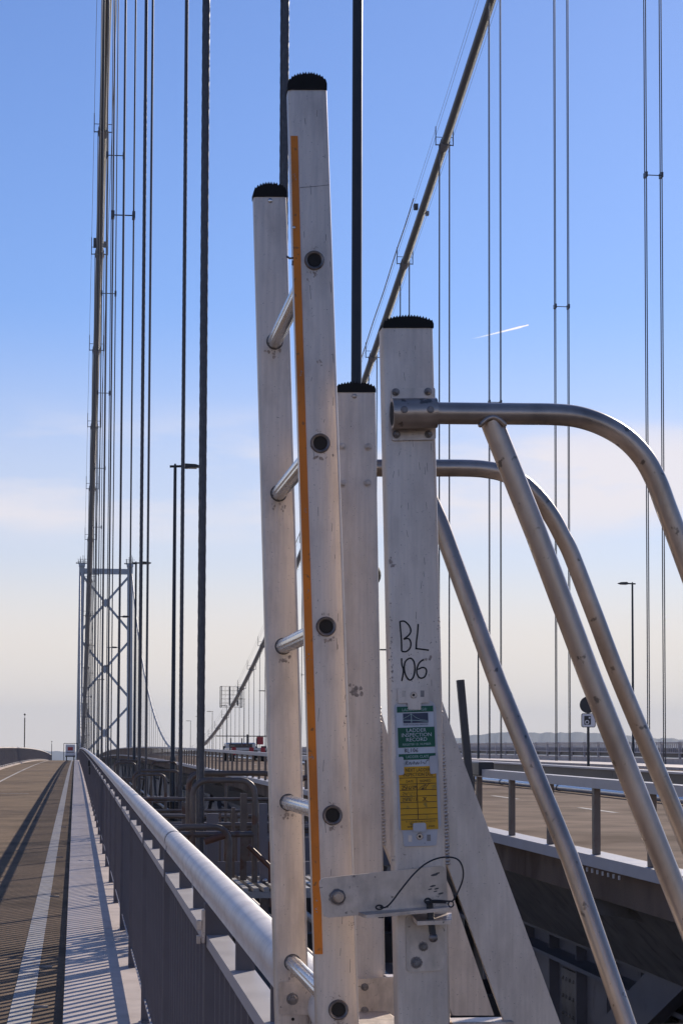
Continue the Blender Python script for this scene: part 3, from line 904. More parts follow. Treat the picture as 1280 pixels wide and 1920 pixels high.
# ------------------------------------------------------------------ access platforms round the hanger sockets
def pipe_loop(xa, xb, y, zt, zb, r=0.026, rad=0.12, both=True):
    pts = []
    if both: pts += [(xa, y, zb), (xa, y, zt-rad)] + [(xa+rad*(1-math.cos(R(a))), y, zt-rad+rad*math.sin(R(a))) for a in (22, 45, 68, 90)]
    else: pts += [(xa, y, zt)]
    pts += [(xb-rad+rad*math.sin(R(a)), y, zt-rad+rad*math.cos(R(a))) for a in (0, 22, 45, 68, 90)] + [(xb, y, zb)]
    mb = MB(); mb.tube(pts, r, 10); return mb
def platform(y, ztop, zdeck, label, group, rich):
    z = deck(y)
    t = thing('access_platform', label, 'access platform', (1.6, y, z+zdeck), group)
    zt, zd = z+ztop, z+zdeck
    mb = MB()
    for i in range(18):
        xx = 0.95+i*0.085
        mb.box2((xx, y-1.3, zd-0.03), (xx+0.045, y+1.1, zd))
    for yy in (y-1.3, y-0.5, y+0.3, y+1.1):
        mb.box2((0.95, yy-0.02, zd-0.08), (2.48, yy+0.02, zd-0.031))
    obj('grating', mb, GRATE, t)
    obj('guard_loop', pipe_loop(1.0, 1.53, y-0.55, zt, zd), PIPEM, t)
    obj('guard_loop', pipe_loop(1.02, 1.83, y+0.55, zt+0.05, zd), PIPEM, t)
    obj('guard_loop', pipe_loop(1.95, 2.6, y+0.2, zt+0.02, zd), PIPEM, t)
    obj('guard_loop', pipe_loop(0.8, 1.28, y-1.0, zt-0.38, zd, both=True), PIPEM, t)
    mb = MB(); mb.tube([(0.8, y-0.55, zt-0.46), (1.53, y-0.55, zt-0.46)], 0.026, 10); obj('mid_rail', mb, PIPEM, t)
    mb = MB(); mb.tube([(1.02, y+0.55, zt-0.42), (1.83, y+0.55, zt-0.42)], 0.026, 10); obj('mid_rail', mb, PIPEM, t)
    if rich:
        mb = MB()
        mb.beam((1.46, y-0.2, zd), (1.46, y-0.2, zt-0.12), 0.055, 0.05); mb.beam((1.40, y+0.2, zd), (1.40, y+0.2, zt-0.25), 0.03, 0.05)
        obj('upright', mb, PIPEM, t)
        mb = MB()
        mb.tube([(1.30, y-0.62, zt-0.46), (1.30, y-0.62, zd+0.02)], 0.022, 8); mb.tube([(1.10, y-0.6, zd+0.35), (1.32, y-0.6, zd+0.42)], 0.03, 8)
        mb.tube([(1.46, y-0.7, zt-0.55), (1.66, y-0.7, zt-0.74)], 0.022, 8); mb.tube([(1.70, y-0.75, zt-0.83), (1.86, y-0.75, zt-0.95)], 0.024, 8)
        mb.tube([(1.66, y-0.6, zd), (1.66, y-0.6, zd+0.35)], 0.018, 8)
        obj('rusty_strut', mb, RUST, t)
        mb = MB()
        mb.box2((1.16, y+0.1, zd+0.001), (1.26, y+0.16, zt-0.30)); mb.box2((1.05, y+0.3, zd+0.001), (1.12, y+0.36, zt-0.34))
        mb.box2((1.02, y+0.62, zd+0.001), (2.2, y+0.66, zd+0.12))
        obj('toe_board', mb, STEELB, t)
        mb = MB()
        mb.beam((1.64, y-0.35, zd-0.7), (1.615, y-0.35, zt-0.20), 0.072, 0.06)
        obj('jack_post', mb, STEELB, t, bevel=0.006)
        mb = MB()
        mb.tube([(1.67, y-0.40, zt-0.25), (1.70, y-0.40, zt-0.72)], 0.011, 8); mb.ball((1.70, y-0.40, zt-0.74), 0.03, 8, 6, (1, 1, 1.6))
        mb.ball((1.63, y-0.42, zt-0.86), 0.02, 8, 6)
        obj('chain_rod', mb, RUNG, t)
        mb = MB()
        for i in range(10):
            xx = 1.28+i*0.05
            mb.beam((xx, y+0.9, zd), (xx, y+0.9, zd+0.55), 0.02, 0.02)
        obj('cage_bars', mb, PIPEM, t)
def clutter(y, zt, zd, seed, label):
    rnd = random.Random(seed); z = deck(y)
    t = thing('scaffold', label, 'scaffold', (2.6, y, z+zd))
    for k in range(9):
        mb = MB(); xx = 1.0+0.33*k+rnd.uniform(-.08, .08); yy_ = y+rnd.uniform(-1.4, 1.8); h_ = rnd.uniform(0.35, 0.98)
        if rnd.random() < .5: mb.tube([(xx, yy_, z+zd-0.5), (xx, yy_, z+zd+h_*(zt-zd))], 0.024, 8)
        else: mb.beam((xx, yy_, z+zd-0.5), (xx, yy_, z+zd+h_*(zt-zd)), 0.07, 0.05)
        obj('upright', mb, PIPEM if rnd.random() < .7 else RUST, t)
    for k in range(5):
        mb = MB(); yy_ = y+rnd.uniform(-1.2, 1.8); zz_ = z+zd+rnd.uniform(0.15, 0.85)*(zt-zd)
        mb.tube([(0.95, yy_, zz_), (rnd.uniform(2.2, 4.0), yy_, zz_)], 0.024, 8); obj('cross_rail', mb, PIPEM, t)
    mb = MB(); mb.box((2.6, y+1.6, z+zd+0.1), (3.2, 0.06, 0.34)); obj('kick_plate', mb, STEELB, t)
clutter(24.5, 1.05, 0.25, 4, 'brownish pipe uprights and cross rails in the gap just beyond the nearest hanger rope')
clutter(30.5, 1.0, 0.2, 9, 'brownish pipe uprights and cross rails in the gap between first and second hanger ropes')
platform(19.02, 1.34, 0.47, 'rusty pipe guard rails and sunlit grating round the nearest hanger rope', None, True)
platform(37.31, 1.08, 0.20, 'grey bent pipe guard rails in the gap behind the handrail, past the first hanger', None, False)
platform(55.6, 1.08, 0.20, 'distant bent pipe guard rails low in the gap, before the lamp post', None, False)
# lower service pipes in the gap
mb = MB()
for (x, z) in ((1.2, -0.75), (2.2, -0.35), (3.4, -0.9)):
    mb.tube([(x, yy_, deck(yy_)+z) for yy_ in range(4, 160, 6)], 0.06, 8)
o = obj('service_pipe', mb, PIPEM); tag(o, 'grimy service pipes running low in the dark gap between track and carriageway', 'service pipes')

# leaning dark bar in the gap
yb_ = 14.4
p0, p1 = at(862.5, 1275, yb_), at(882, 1490, yb_)
p2 = p1+(p1-p0)*1.6
mb = MB(); mb.beam(p0, p2, 0.05, 0.05)
o = obj('steel_bar', mb, STEELD, bevel=0.004); tag(o, 'short dark square bar leaning left, beside the sloping ladder brace plate', 'steel bar')
for v in o.data.vertices: v.co -= p2
o.location = p2

# ------------------------------------------------------------------ vapour trail
mb = MB()
pts = [at(880+(990-880)*i/14, 636-(27)*(i/14)**1.05, 11500) for i in range(15)]
mb.tube(pts, [1.0+6.0*(i/14)**0.6*(1 if i < 13 else 0.5) for i in range(15)], 8)
cm = bpy.data.materials.new('vapour'); cm.use_nodes = True
t_ = cm.node_tree; p_ = t_.nodes['Principled BSDF']
p_.inputs['Base Color'].default_value = (0.9, 0.9, 0.92, 1); p_.inputs['Alpha'].default_value = 0.42; p_.inputs['Roughness'].default_value = 1.0
p_.inputs['Subsurface Weight'].default_value = 0.0
p_.inputs['Transmission Weight'].default_value = 0.0
tl = t_.nodes.new('ShaderNodeBsdfTranslucent'); tl.inputs[0].default_value = (0.9, 0.9, 0.92, 1)
tp = t_.nodes.new('ShaderNodeBsdfTransparent'); ms = t_.nodes.new('ShaderNodeMixShader'); ms.inputs[0].default_value = 0.5
gc = t_.nodes.new('ShaderNodeTexCoord'); gs = t_.nodes.new('ShaderNodeSeparateXYZ'); gr = t_.nodes.new('ShaderNodeMapRange')
gr.inputs['From Min'].default_value = 0.0; gr.inputs['From Max'].default_value = 0.85; gr.inputs['To Max'].default_value = 0.55
t_.links.new(gc.outputs['Generated'], gs.inputs[0]); t_.links.new(gs.outputs['X'], gr.inputs['Value']); t_.links.new(gr.outputs[0], ms.inputs[0])
t_.links.new(tp.outputs[0], ms.inputs[1]); t_.links.new(tl.outputs[0], ms.inputs[2]); t_.links.new(ms.outputs[0], t_.nodes['Material Output'].inputs[0])
o = obj('vapour_trail', mb, cm); tag(o, 'short thin white vapour trail slanting across the blue sky', 'vapour trail')
mb = None

#LADDER#
# ------------------------------------------------------------------ the balustrade ladder
def lerp(a, b, t): return a+(b-a)*t
def Yn(py): return lerp(3.125, 3.05, (py-166)/(1893-166))      # near stile of the climbing ladder
def Yfar(py): return Yn(py)+0.68                              # far stile
def Yb(py): return lerp(2.925, 2.88, (py-613)/(1850-613))      # numbered post
def Yc(py): return Yb(py)+0.62                                # its far twin
lad = thing('balustrade_ladder', 'weathered aluminium ladder with orange strip, numbered post and bent guard tubes over the railing', 'ladder',
            at(690, 1893, 3.05))
def stile(name, la, ra, pa, lb, rb, pb, Yf, dep, mat_=ALU, pext=None):
    """box section between rows pa and pb; (l, r) are its edges at those rows, dep its depth along the bridge"""
    rings = []
    rows = [pa + (pb-pa)*k/12 for k in range(13)]
    if pext: rows.append(pext)
    for py in rows:
        t = (py-pa)/(pb-pa)
        A, B = at(lerp(la, lb, t), py, Yf(py)), at(lerp(ra, rb, t), py, Yf(py))
        ax = (B-A); wd = ax.length; ax.normalize()
        ay = Vector((0, 1, 0)); ay = (ay-ax*ay.dot(ax)).normalized()
        c = (A+B)/2 + ay*dep/2
        rr_ = 0.0055; pr = []
        for (sx_, sy_, a0) in ((1, 1, 0), (-1, 1, 90), (-1, -1, 180), (1, -1, 270)):
            for k in range(4):
                a = R(a0+30*k)
                pr.append(c+ax*(sx_*(wd/2-rr_)+rr_*math.cos(a))+ay*(sy_*(dep/2-rr_)+rr_*math.sin(a)))
        rings.append(pr)
    mb = MB(); mb.rings(rings, True, True)
    return obj(name, mb, mat_, lad, sharp=35)
s_near = stile('stile', 540, 613, 166, 591.5, 671.5, 1850, Yn, 0.030, pext=2080)
s_far = stile('stile', 475.6, 537, 367, 515, 579, 1850, Yfar, 0.030, pext=2080)
s_num = stile('post', 717, 812, 613, 744, 843.5, 1850, Yb, 0.040, pext=1985)
s_num['label'] = 'numbered post with hand written letters and inspection tag'
s_back = stile('post', 628, 704.5, 734, 652, 722.5, 1830, Yc, 0.036, pext=1905)

def cap(l, r, py, top, Y, dep, teeth, tilt=0.0):
    """black rubber end cap with a serrated arched top"""
    pts = [(l-0.5, py+1.0)]
    n = teeth*2
    wd = r-l
    base = 0.40
    for i in range(n+1):
        t = i/n
        arch = (1-(2*t-1)**2)**0.55 if 0 < t < 1 else 0
        h = (py-top)*(base + (1-base)*arch) - (0 if i % 2 else random.uniform(3.6, 5.6))*(0.7+0.3*arch)
        pts.append((lerp(l, r, t)+ (0 if 0 < i < n else (-0.5 if i == 0 else 0.5)), py-h))
    pts.append((r+0.5, py+1.0))
    poly = [at(x, y, Y-0.002) for x, y in pts]
    mb = MB(); mb.extrude(poly, (0, dep+0.004, 0))
    return obj('end_cap', mb, RUBBER, lad)
cap(539.5, 612.5, 166, 133, Yn(166), 0.030, 14)
cap(475.5, 537, 367, 339.5, Yfar(367), 0.030, 12)
cap(719, 812.5, 613, 589, Yb(613), 0.040, 17)
cap(627, 704, 734, 714, Yc(734), 0.036, 14)

LEAN = 0.055                                                   # the posts lean away from the camera
def disc(mb, px, py, rpx, Y, th, n=20, elx=1.0, lean=LEAN):
    """round boss of radius rpx pixels standing th proud of the face at Y"""
    c = at(px, py, Y); r_ = rpx*Y/FPX
    ring = lambda rr_, yy_: [c+Vector((rr_*elx*math.cos(2*math.pi*k/n), yy_+lean*rr_*math.sin(2*math.pi*k/n), rr_*math.sin(2*math.pi*k/n))) for k in range(n)]
    mb.rings([ring(r_, 0.002), ring(r_, -th*0.6), ring(r_*0.86, -th)], True, False)
def flange(px, py, Y, ro, ri, name='rung_end', par=None):
    """open flared end of a rung"""
    c = at(px, py, Y); n = 24; k = Y/FPX
    ring = lambda rp, yy_: [c+Vector((rp*k*math.cos(2*math.pi*i/n), yy_+LEAN*rp*k*math.sin(2*math.pi*i/n), rp*k*math.sin(2*math.pi*i/n))) for i in range(n)]
    mb = MB(); mb.rings([ring(ro, 0.001), ring(ro, -0.0022), ring((ro+ri)/2+1, -0.0042), ring(ri+1, -0.003), ring(ri, -0.001), ring(ri*0.96, 0.0006)], False, True)
    o_ = obj(name, mb, BOLT if par is None else ALU3, par or lad, sharp=40)
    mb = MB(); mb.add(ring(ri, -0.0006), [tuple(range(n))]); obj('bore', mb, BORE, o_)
    return o_
holes = [(589.0, 488), (600, 831), (611, 1175), (623, 1529), (634, 1894)]
fars = [(515, 640), (522.5, 925), (531, 1212), (540, 1505), (548.5, 1806)]
for (hx, hy), (fx, fy) in zip(holes, fars):
    a = at(hx, hy, Yn(hy)); b = at(fx, fy, Yfar(fy)); b2_ = Vector((lerp(a.x, b.x, 1), b.y, lerp(a.z, b.z, 1)))
    mb = MB(); n = 28; rr0 = 14.0*b.y/FPX
    rings = []
    for p in (a+Vector((0, 0.012, 0)), b+Vector((0, 0.012, 0))):
        rings.append([p+Vector(((rr0*(1-0.07*(k % 4 == 0)))*math.cos(2*math.pi*k/n), 0, (rr0*(1-0.07*(k % 4 == 0)))*math.sin(2*math.pi*k/n))) for k in range(n)])
    mb.rings(rings, True, True)
    rg = obj('rung', mb, RUNG, lad, sharp=20)
    flange(hx, hy, Yn(hy), 19.0, 13.0)
    c = b+Vector((0, 0, 0)); mb = MB()
    rg2 = [[c+Vector((q_*math.cos(2*math.pi*k/n), yy_, q_*math.sin(2*math.pi*k/n))) for k in range(n)] for q_, yy_ in ((rr0*1.16, 0.001), (rr0*1.13, -0.002), (rr0*0.98, -0.0025))]
    mb.rings(rg2, False, True); obj('collar', mb, GRIME, rg)

# orange strip along the left edge of the near stile
mb = MB(); rows = [254+(1790-254)*k/16 for k in range(17)]
rs = []
for py in rows:
    t = (py-166)/(1850-166); le = lerp(540, 591.5, t)
    wd = lerp(13.5, 15.5, (py-254)/1536)
    l_ = le + lerp(2.0, -0.2, min(1, (py-254)/300)) ; r_ = l_+wd
    y_ = Yn(py)
    rs.append([at(l_, py, y_-0.0022), at(r_, py, y_-0.0022), at(r_, py, y_+0.001), at(l_, py, y_+0.001)])
mb.rings(rs, True, False); obj('orange_strip', mb, ORANGE, lad)

def poly_plate(name, pts, Y, th, mat_, par=None, bevel=0.0009, label=None):
    """flat plate cut to an outline given at the face distance Y (number or function of the row)"""
    f = Y if callable(Y) else (lambda py: Y)
    mb = MB(); mb.extrude([at(x, y, f(y)) for x, y in pts], (0, th, 0))
    return obj(name, mb, mat_, par or lad, bevel=bevel, label=label)
def px_round(pts, r_, n=4):
    """rounds the corners of a pixel outline"""
    outp = []; m_ = len(pts)
    for i in range(m_):
        p, a, b = Vector(pts[i]), Vector(pts[i-1]), Vector(pts[(i+1) % m_])
        d1, d2 = (a-p), (b-p)
        q = min(r_, d1.length/2, d2.length/2)
        s0, s1 = p+d1.normalized()*q, p+d2.normalized()*q
        for k in range(n+1):
            t = k/n; outp.append(tuple((1-t)**2*s0 + 2*t*(1-t)*p + t*t*s1))
    return outp
def hexbolt(px, py, r_, Y, th, par, name='bolt', m_=None, lean=LEAN):
    mb = MB(); c = at(px, py, Y); k = Y/FPX; n = 6; a0 = random.uniform(0, 1)
    rg_ = lambda q, yy_, nn, ph=0: [c+Vector((q*k*math.cos(2*math.pi*i/nn+ph), yy_+lean*q*k*math.sin(2*math.pi*i/nn+ph), q*k*math.sin(2*math.pi*i/nn+ph))) for i in range(nn)]
    mb.rings([rg_(r_*1.25, 0.001, 16), rg_(r_*1.25, -0.0014, 16)], True, False)
    mb.rings([rg_(r_, -0.0013, 6, a0), rg_(r_, -th*0.9, 6, a0), rg_(r_*0.8, -th, 6, a0)], True, False)
    mb.rings([rg_(r_*0.55, -th*0.99, 12), rg_(r_*0.5, -th*1.5, 12)], True, False)
    return obj(name, mb, m_ or BOLT, par)
def grime(px, py, rpx, Y, par, seed=0, m_=GRIME, lean=LEAN):
    rnd = random.Random(seed+int(px*7+py)); mb = MB(); n = 40
    c = at(px, py, Y-0.0003); k = Y/FPX
    pts = []
    for i in range(n):
        q = rpx*k*rnd.uniform(0.80, 0.98); a = 2*math.pi*i/n
        pts.append(c+Vector((q*math.cos(a), lean*q*math.sin(a), q*math.sin(a))))
    mb.add(pts, [tuple(range(n))]); return obj('grime_ring', mb, SMEARM, par)

# ---- clamp at the head of the numbered post
cl_ = poly_plate('clamp_plate', px_round([(733.5, 728), (815.5, 726), (817, 824), (734.5, 826)], 5), lambda p: Yb(p)-0.004, 0.0035, ALU3)
for (bx, by) in ((741.5, 735), (802, 734), (743, 814.5), (803, 814)):
    hexbolt(bx, by, 6.0, Yb(by)-0.0042, 0.006, cl_)
Yt = 2.890
def px_tube(name, pts, r_, m_, par=None, n=18, caps=True):
    """tube through (px, py, Y) points, r_ in metres"""
    mb = MB(); mb.tube([at(*p) for p in pts], r_, n, caps); return obj(name, mb, m_, par or lad, sharp=50)
sk = px_tube('socket', [(734.5, 775.5, Yt), (818, 774, Yt)], 0.0208, ALU2, cl_)
mb = MB(); c = at(736.2, 775.5, Yt); ax = (at(818, 774, Yt)-c).normalized()
a_ = Vector((0, 1, 0)); b_ = ax.cross(a_)
ring_o = [c+(a_*math.cos(2*math.pi*k/18)+b_*math.sin(2*math.pi*k/18))*0.0165-ax*0.0018 for k in range(18)]
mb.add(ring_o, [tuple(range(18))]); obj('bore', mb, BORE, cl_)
for bx in (757.5, 806.5):
    mb = MB(); disc(mb, bx, 768, 7, Yt-0.0195, 0.003, 14); disc(mb, bx, 768, 4, Yt-0.0225, 0.001, 6); obj('set_screw', mb, BOLT, cl_)

# ---- bent guard tubes
def smooth_path(pts, sub=6):
    P = [Vector(p) for p in pts]; o_ = []
    for i in range(len(P)-1):
        p0, p1, p2, p3 = P[max(0, i-1)], P[i], P[i+1], P[min(len(P)-1, i+2)]
        for k in range(sub):
            t = k/sub
            o_.append(0.5*((2*p1)+(-p0+p2)*t+(2*p0-5*p1+4*p2-p3)*t*t+(-p0+3*p1-3*p2+p3)*t**3))
    o_.append(P[-1]); return [tuple(q) for q in o_]
T1 = [(816, 774.5), (860, 775), (920, 775.5), (980, 776), (1040, 777), (1085, 782), (1130, 797), (1172, 822), (1206, 858), (1230, 902), (1248, 950), (1268, 1003), (1300, 1090), (1370, 1275), (1460, 1515), (1560, 1780), (1620, 1940)]
px_tube('guard_tube', smooth_path([(x, y, Yt-0.00*i) for i, (x, y) in enumerate(T1)], 5), 0.0151, ALU2)
B1 = [(921, 790, Yt), (1005, 1000, Yt), (1110, 1280, Yt), (1253, 1639, Yt-0.02), (1372, 1940, Yt-0.03)]
br1 = px_tube('brace_tube', B1, 0.0157, ALU2)
mb = MB(); rnd = random.Random(3)
for k in range(26):                                # weld where the brace meets the tube
    t = k/25; mb.ball(at(900+46*t, 797-14*math.sin(math.pi*t)-1.5*t, Yt-0.0145-0.001*math.sin(math.pi*t)), 0.0034, 8, 6)
obj('weld_bead', mb, ALU2, br1)
YT2 = 3.60
T2 = [(690, 877.5), (760, 877.5), (820, 877.5), (880, 878), (915, 881), (948, 889), (982, 908), (1012, 938), (1036, 972), (1054, 1006), (1071, 1040), (1113, 1149), (1163, 1280), (1268, 1531), (1360, 1760), (1430, 1935)]
px_tube('guard_tube', smooth_path([(x, y, YT2) for x, y in T2], 5), 0.0148, ALU2)
B2 = [(775, 870, 3.58), (826, 985, 3.56), (933, 1280, 3.50), (1068, 1610, 3.42), (1176, 1925, 3.36), (1184, 1948, 3.355)]
px_tube('brace_tube', B2, 0.0150, ALU2)
# base tubes below the frame that join the legs
mb = MB()
mb.tube([at(1176, 1940, 3.36), at(1372, 1940, 2.945)], 0.015, 12); mb.tube([at(1372, 1940, 2.945), at(1620, 1940, 2.975)], 0.015, 12)
mb.tube([at(1184, 1942, 3.355), at(1430, 1935, 3.6)], 0.015, 12); mb.tube([at(1430, 1935, 3.6), at(1620, 1940, 2.975)], 0.015, 12)
obj('base_frame', mb, ALU2, lad)
# ---- sloping leg plates welded to the posts
def Yg(py): return Yb(py)+0.012
leg1 = poly_plate('leg_plate', [(823, 1312), (829, 1316), (860, 1405), (1052, 1925), (948, 1925), (838, 1622), (826, 1600)], Yg, 0.010, ALU)
def Yg2(py): return Yc(py)+0.012
leg2 = poly_plate('leg_plate', [(706, 1322), (712, 1327), (745, 1440), (845, 1668), (926, 1905), (846, 1905), (720, 1588), (707, 1575)], Yg2, 0.010, ALU)
mb = MB()                                            # folded inner edge of the near leg
mb.extrude([at(838, 1622, Yg(1622)), at(843.5, 1622, Yg(1622)), at(955, 1925, Yg(1925)), at(948, 1925, Yg(1925))], (0, 0.011, 0)); obj('fold', mb, ALU2, leg1)
mb = MB(); mb.extrude([at(719.5, 1588, Yg2(1588)), at(723.5, 1588, Yg2(1588)), at(849, 1905, Yg2(1905)), at(845, 1905, Yg2(1905))], (0, 0.011, 0)); obj('fold', mb, ALU2, leg2)
def weld(x0, y0, x1, y1, Y, r_, n, par):
    mb = MB()
    for k in range(n):
        t = k/(n-1); py = lerp(y0, y1, t)
        mb.ball(at(lerp(x0, x1, t)+random.uniform(-.5, .5), py, Y(py)), r_*random.uniform(0.9, 1.12), 10, 6, (1.15, 0.6, 0.62))
    return obj('weld_bead', mb, ALU3, par)
weld(822.5, 1322, 838, 1620, lambda p: Yb(p)+0.004, 0.0042, 46, s_num)
weld(709.5, 1328, 719, 1585, lambda p: Yc(p)+0.004, 0.0038, 40, s_back)
mb = MB(); mb.beam(at(842, 1922, 2.90), at(956, 1920, 2.90), 0.05, 0.012, Vector((0, 1, 0))); mb.beam(at(722, 1834, 3.46), at(748, 1834, 3.46), 0.05, 0.006, Vector((0, 1, 0)))
obj('base_bar', mb, ALU3, lad, bevel=0.001)
# ---- rivets and bolts
def rivet(px, py, rpx, Y, par, m_=ALU3):
    mb = MB(); c = at(px, py, Y); mb.ball(c, rpx*Y/FPX, 14, 8, (1, 0.55, 1)); return obj('rivet', mb, m_, par)
for (bx, by) in ((641.5, 836), (690.5, 837.5), (642, 906), (689, 905.5)):
    hexbolt(bx, by, 6.0, Yc(by)-0.0005, 0.004, s_back, 'rivet', ALU3)
rivet(664.5, 742.5, 4.6, Yc(742)-0.001, s_back)
rivet(506.5, 375.5, 4.8, Yfar(375)-0.001, s_far, RUNG)
rivet(551, 426, 3.0, Yn(426)-0.003, s_near, RUNG)
mb = MB(); mb.tube([at(549, 483, Yn(483)+0.004), at(543, 484, Yn(483)+0.006), at(537, 480, Yn(483)+0.004)], 0.0016, 6)
mb.tube([at(549, 488, Yn(483)+0.004), at(548, 497, Yn(483)+0.006)], 0.0014, 6); obj('torn_tie', mb, BOLT, s_near)
mb = MB(); disc(mb, 687, 1079, 26, Yc(1079)+0.060, 0.02, 24); obj('rubber_knob', mb, RUBBER, lad)
# foot plates at the bottom edge of the picture
fp = poly_plate('foot_plate', px_round([(522, 1842), (583, 1842), (584, 1904), (523, 1904)], 4), lambda p: Yfar(p)-0.004, 0.003, ALU3)
hexbolt(548, 1874, 9, Yfar(1874)-0.0045, 0.005, fp)
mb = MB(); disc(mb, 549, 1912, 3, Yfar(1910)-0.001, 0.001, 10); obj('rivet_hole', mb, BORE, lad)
jp = poly_plate('joint_plate', [(670, 1837), (746, 1832), (748, 1915), (672, 1915)], 3.30, 0.004, ALU3)
for by in (1851.5, 1895.5): hexbolt(683.5, by, 5.8, 3.2995, 0.004, jp, lean=0)
poly_plate('saddle', [(640, 1925), (760, 1925), (760, 1945), (640, 1945)], 3.12, 0.30, ALU3, None, 0.001)
# ---- hinged latch plate with pin and lanyard
lp = poly_plate('latch_plate', px_round([(597.5, 1648), (835, 1623), (840, 1702), (606, 1722.5)], 12), 2.862, 0.0045, ALU3, None, 0.001)
mb = MB()
mb.extrude([at(672, 1711, 2.862), at(686, 1716.5, 2.835), at(846, 1702, 2.835), at(846, 1698, 2.862)], (0, 0, -0.0045)); obj('flange', mb, ALU3, lp, bevel=0.0008)
mb = MB(); grime(632.5, 1683, 18, 2.8618, lp, lean=0)
mb = MB(); disc(mb, 633, 1682, 14, 2.8615, 0.004, 24, lean=0); obj('washer', mb, BOLT, lp)
mb = MB(); disc(mb, 634, 1682, 10.5, 2.8575, 0.007, 20, lean=0); disc(mb, 634, 1682, 7, 2.8505, 0.002, 16, lean=0); obj('pivot_bolt', mb, ALU2, lp)
for k, (gx, gy, a) in enumerate(((814, 1641, 3), (820, 1638, 2), (811, 1662, 2.5), (818, 1667, 2), (826, 1676, 2.4), (816, 1672, 1.6), (806, 1668, 1.8))):
    mb = MB(); g = at(gx, gy, 2.8617); sgm = a*2.86/FPX
    mb.add([g+Vector((sgm*2.4*math.cos(q_*0.9), 0, sgm*0.8*math.sin(q_*0.9)+sgm*0.5*math.cos(q_*0.9))) for q_ in range(7)], [tuple(range(7))]); obj('scuff', mb, GRIME, lp)
bp_ = poly_plate('keeper_plate', px_round([(760, 1718), (836, 1718), (832, 1820), (762, 1824)], 9), lambda p: Yb(p)-0.0045, 0.004, ALU3, None, 0.001)
mb = MB(); mb.extrude([at(770, 1714, 2.89), at(782, 1728, 2.832), at(846, 1726, 2.832), at(846, 1712, 2.89)], (0, 0, -0.0055)); obj('lug', mb, ALU3, bp_, bevel=0.001)
for (bx, by, r_) in ((793.5, 1775.5, 6.5), (780, 1806, 8)):
    grime(bx, by, r_*1.6, Yb(by)-0.0047, bp_); hexbolt(bx, by, r_, Yb(by)-0.005, 0.006, bp_)
pin = px_tube('lock_pin', [(805, 1694, 2.845), (807, 1722, 2.845), (811, 1752, 2.843)], 0.0047, BLACKP)
mb = MB(); mb.ball(at(812, 1759, 2.842), 9*2.84/FPX, 14, 9); obj('pin_ball', mb, BOLT, pin)
wire = [(712, 1701.5, 2.838), (722, 1702, 2.836), (733, 1693, 2.832), (752, 1668, 2.826), (775, 1640, 2.822), (798, 1620, 2.82), (822, 1609.5, 2.82), (845, 1608, 2.82), (860, 1614, 2.822), (867.5, 1630, 2.824), (867, 1650, 2.826), (858, 1673, 2.828), (849, 1689, 2.83), (842, 1690.5, 2.832), (822, 1689, 2.832), (804, 1689, 2.832)]
px_tube('lanyard', smooth_path(wire, 5), 0.0011, BLACKP)
mb = MB()
for k in range(25): pass
loop = [(845+5*math.cos(R(30*k)), 1696+5.5*math.sin(R(30*k)), 2.83) for k in range(13)]
mb.tube([at(*q_) for q_ in loop], 0.0010, 6)
loop = [(802+6*math.cos(R(30*k)), 1690+4.5*math.sin(R(30*k)), 2.832) for k in range(13)]
mb.tube([at(*q_) for q_ in loop], 0.0014, 6)
loop = [(711+6.5*math.cos(R(30*k)), 1702+4*math.sin(R(30*k)), 2.834) for k in range(13)]
mb.tube([at(*q_) for q_ in loop], 0.0012, 6)
obj('ring', mb, BLACKP, lad)
mb = MB(); mb.tube([at(797, 1692, 2.834), at(836, 1692.5, 2.834)], 0.0017, 8); mb.tube([at(714, 1722, 2.85), at(714, 1713, 2.85)], 0.004, 8); obj('ferrule', mb, BLACKP, lad)

# ---- flat print: pixel-space outlines laid on the post
def flat(name, pts, m_, par, lift, Y=Yb):
    mb = MB(); mb.add([at(x, y, Y(y)-lift) for x, y in pts], [tuple(range(len(pts)))]); return obj(name, mb, m_, par)
def stroke(mb, pts, wpx, lift, Y=Yb):
    """pen stroke: a thin flat ribbon"""
    P = [Vector(p) for p in pts]
    L_, R_ = [], []
    for i, p in enumerate(P):
        d = (P[min(i+1, len(P)-1)]-P[max(i-1, 0)]).normalized(); nn = Vector((-d.y, d.x))*wpx/2
        L_.append(p+nn); R_.append(p-nn)
    vs = [at(q.x, q.y, Y(q.y)-lift) for q in L_+R_]; n = len(P)
    mb.add(vs, [(i, i+1, n+i+1, n+i) for i in range(n-1)])
def cr(pts):
    return [(q[0], q[1]) for q in smooth_path([(x, y, 0) for x, y in pts], 5)]
def zz(pts, s_, ox, oy): return [(ox+x/s_, oy+y/s_) for x, y in pts]
mb = MB()
for st in ([(235, 200), (245, 330), (258, 480), (262, 650)],
           [(235, 205), (300, 200), (365, 255), (400, 335), (372, 405), (290, 470)],
           [(290, 470), (365, 462), (398, 520), (388, 600), (330, 655), (262, 652)],
           [(510, 240), (500, 380), (485, 500), (480, 612)], [(465, 610), (560, 620), (670, 635)],
           [(260, 755), (265, 850), (287, 925), (280, 1010), (262, 1100)],
           [(375, 755), (318, 805), (300, 900), (318, 1000), (362, 1070), (400, 1080), (440, 1030), (460, 920), (450, 820), (415, 765), (375, 755)],
           [(590, 775), (530, 820), (495, 900), (490, 980), (520, 1040), (560, 1055), (610, 1030), (635, 960), (620, 910), (570, 895), (505, 925)]):
    stroke(mb, zz(cr(st), 8.0, 720, 1140), 3.0, 0.0004)
obj('hand_lettering', mb, INK, s_num)
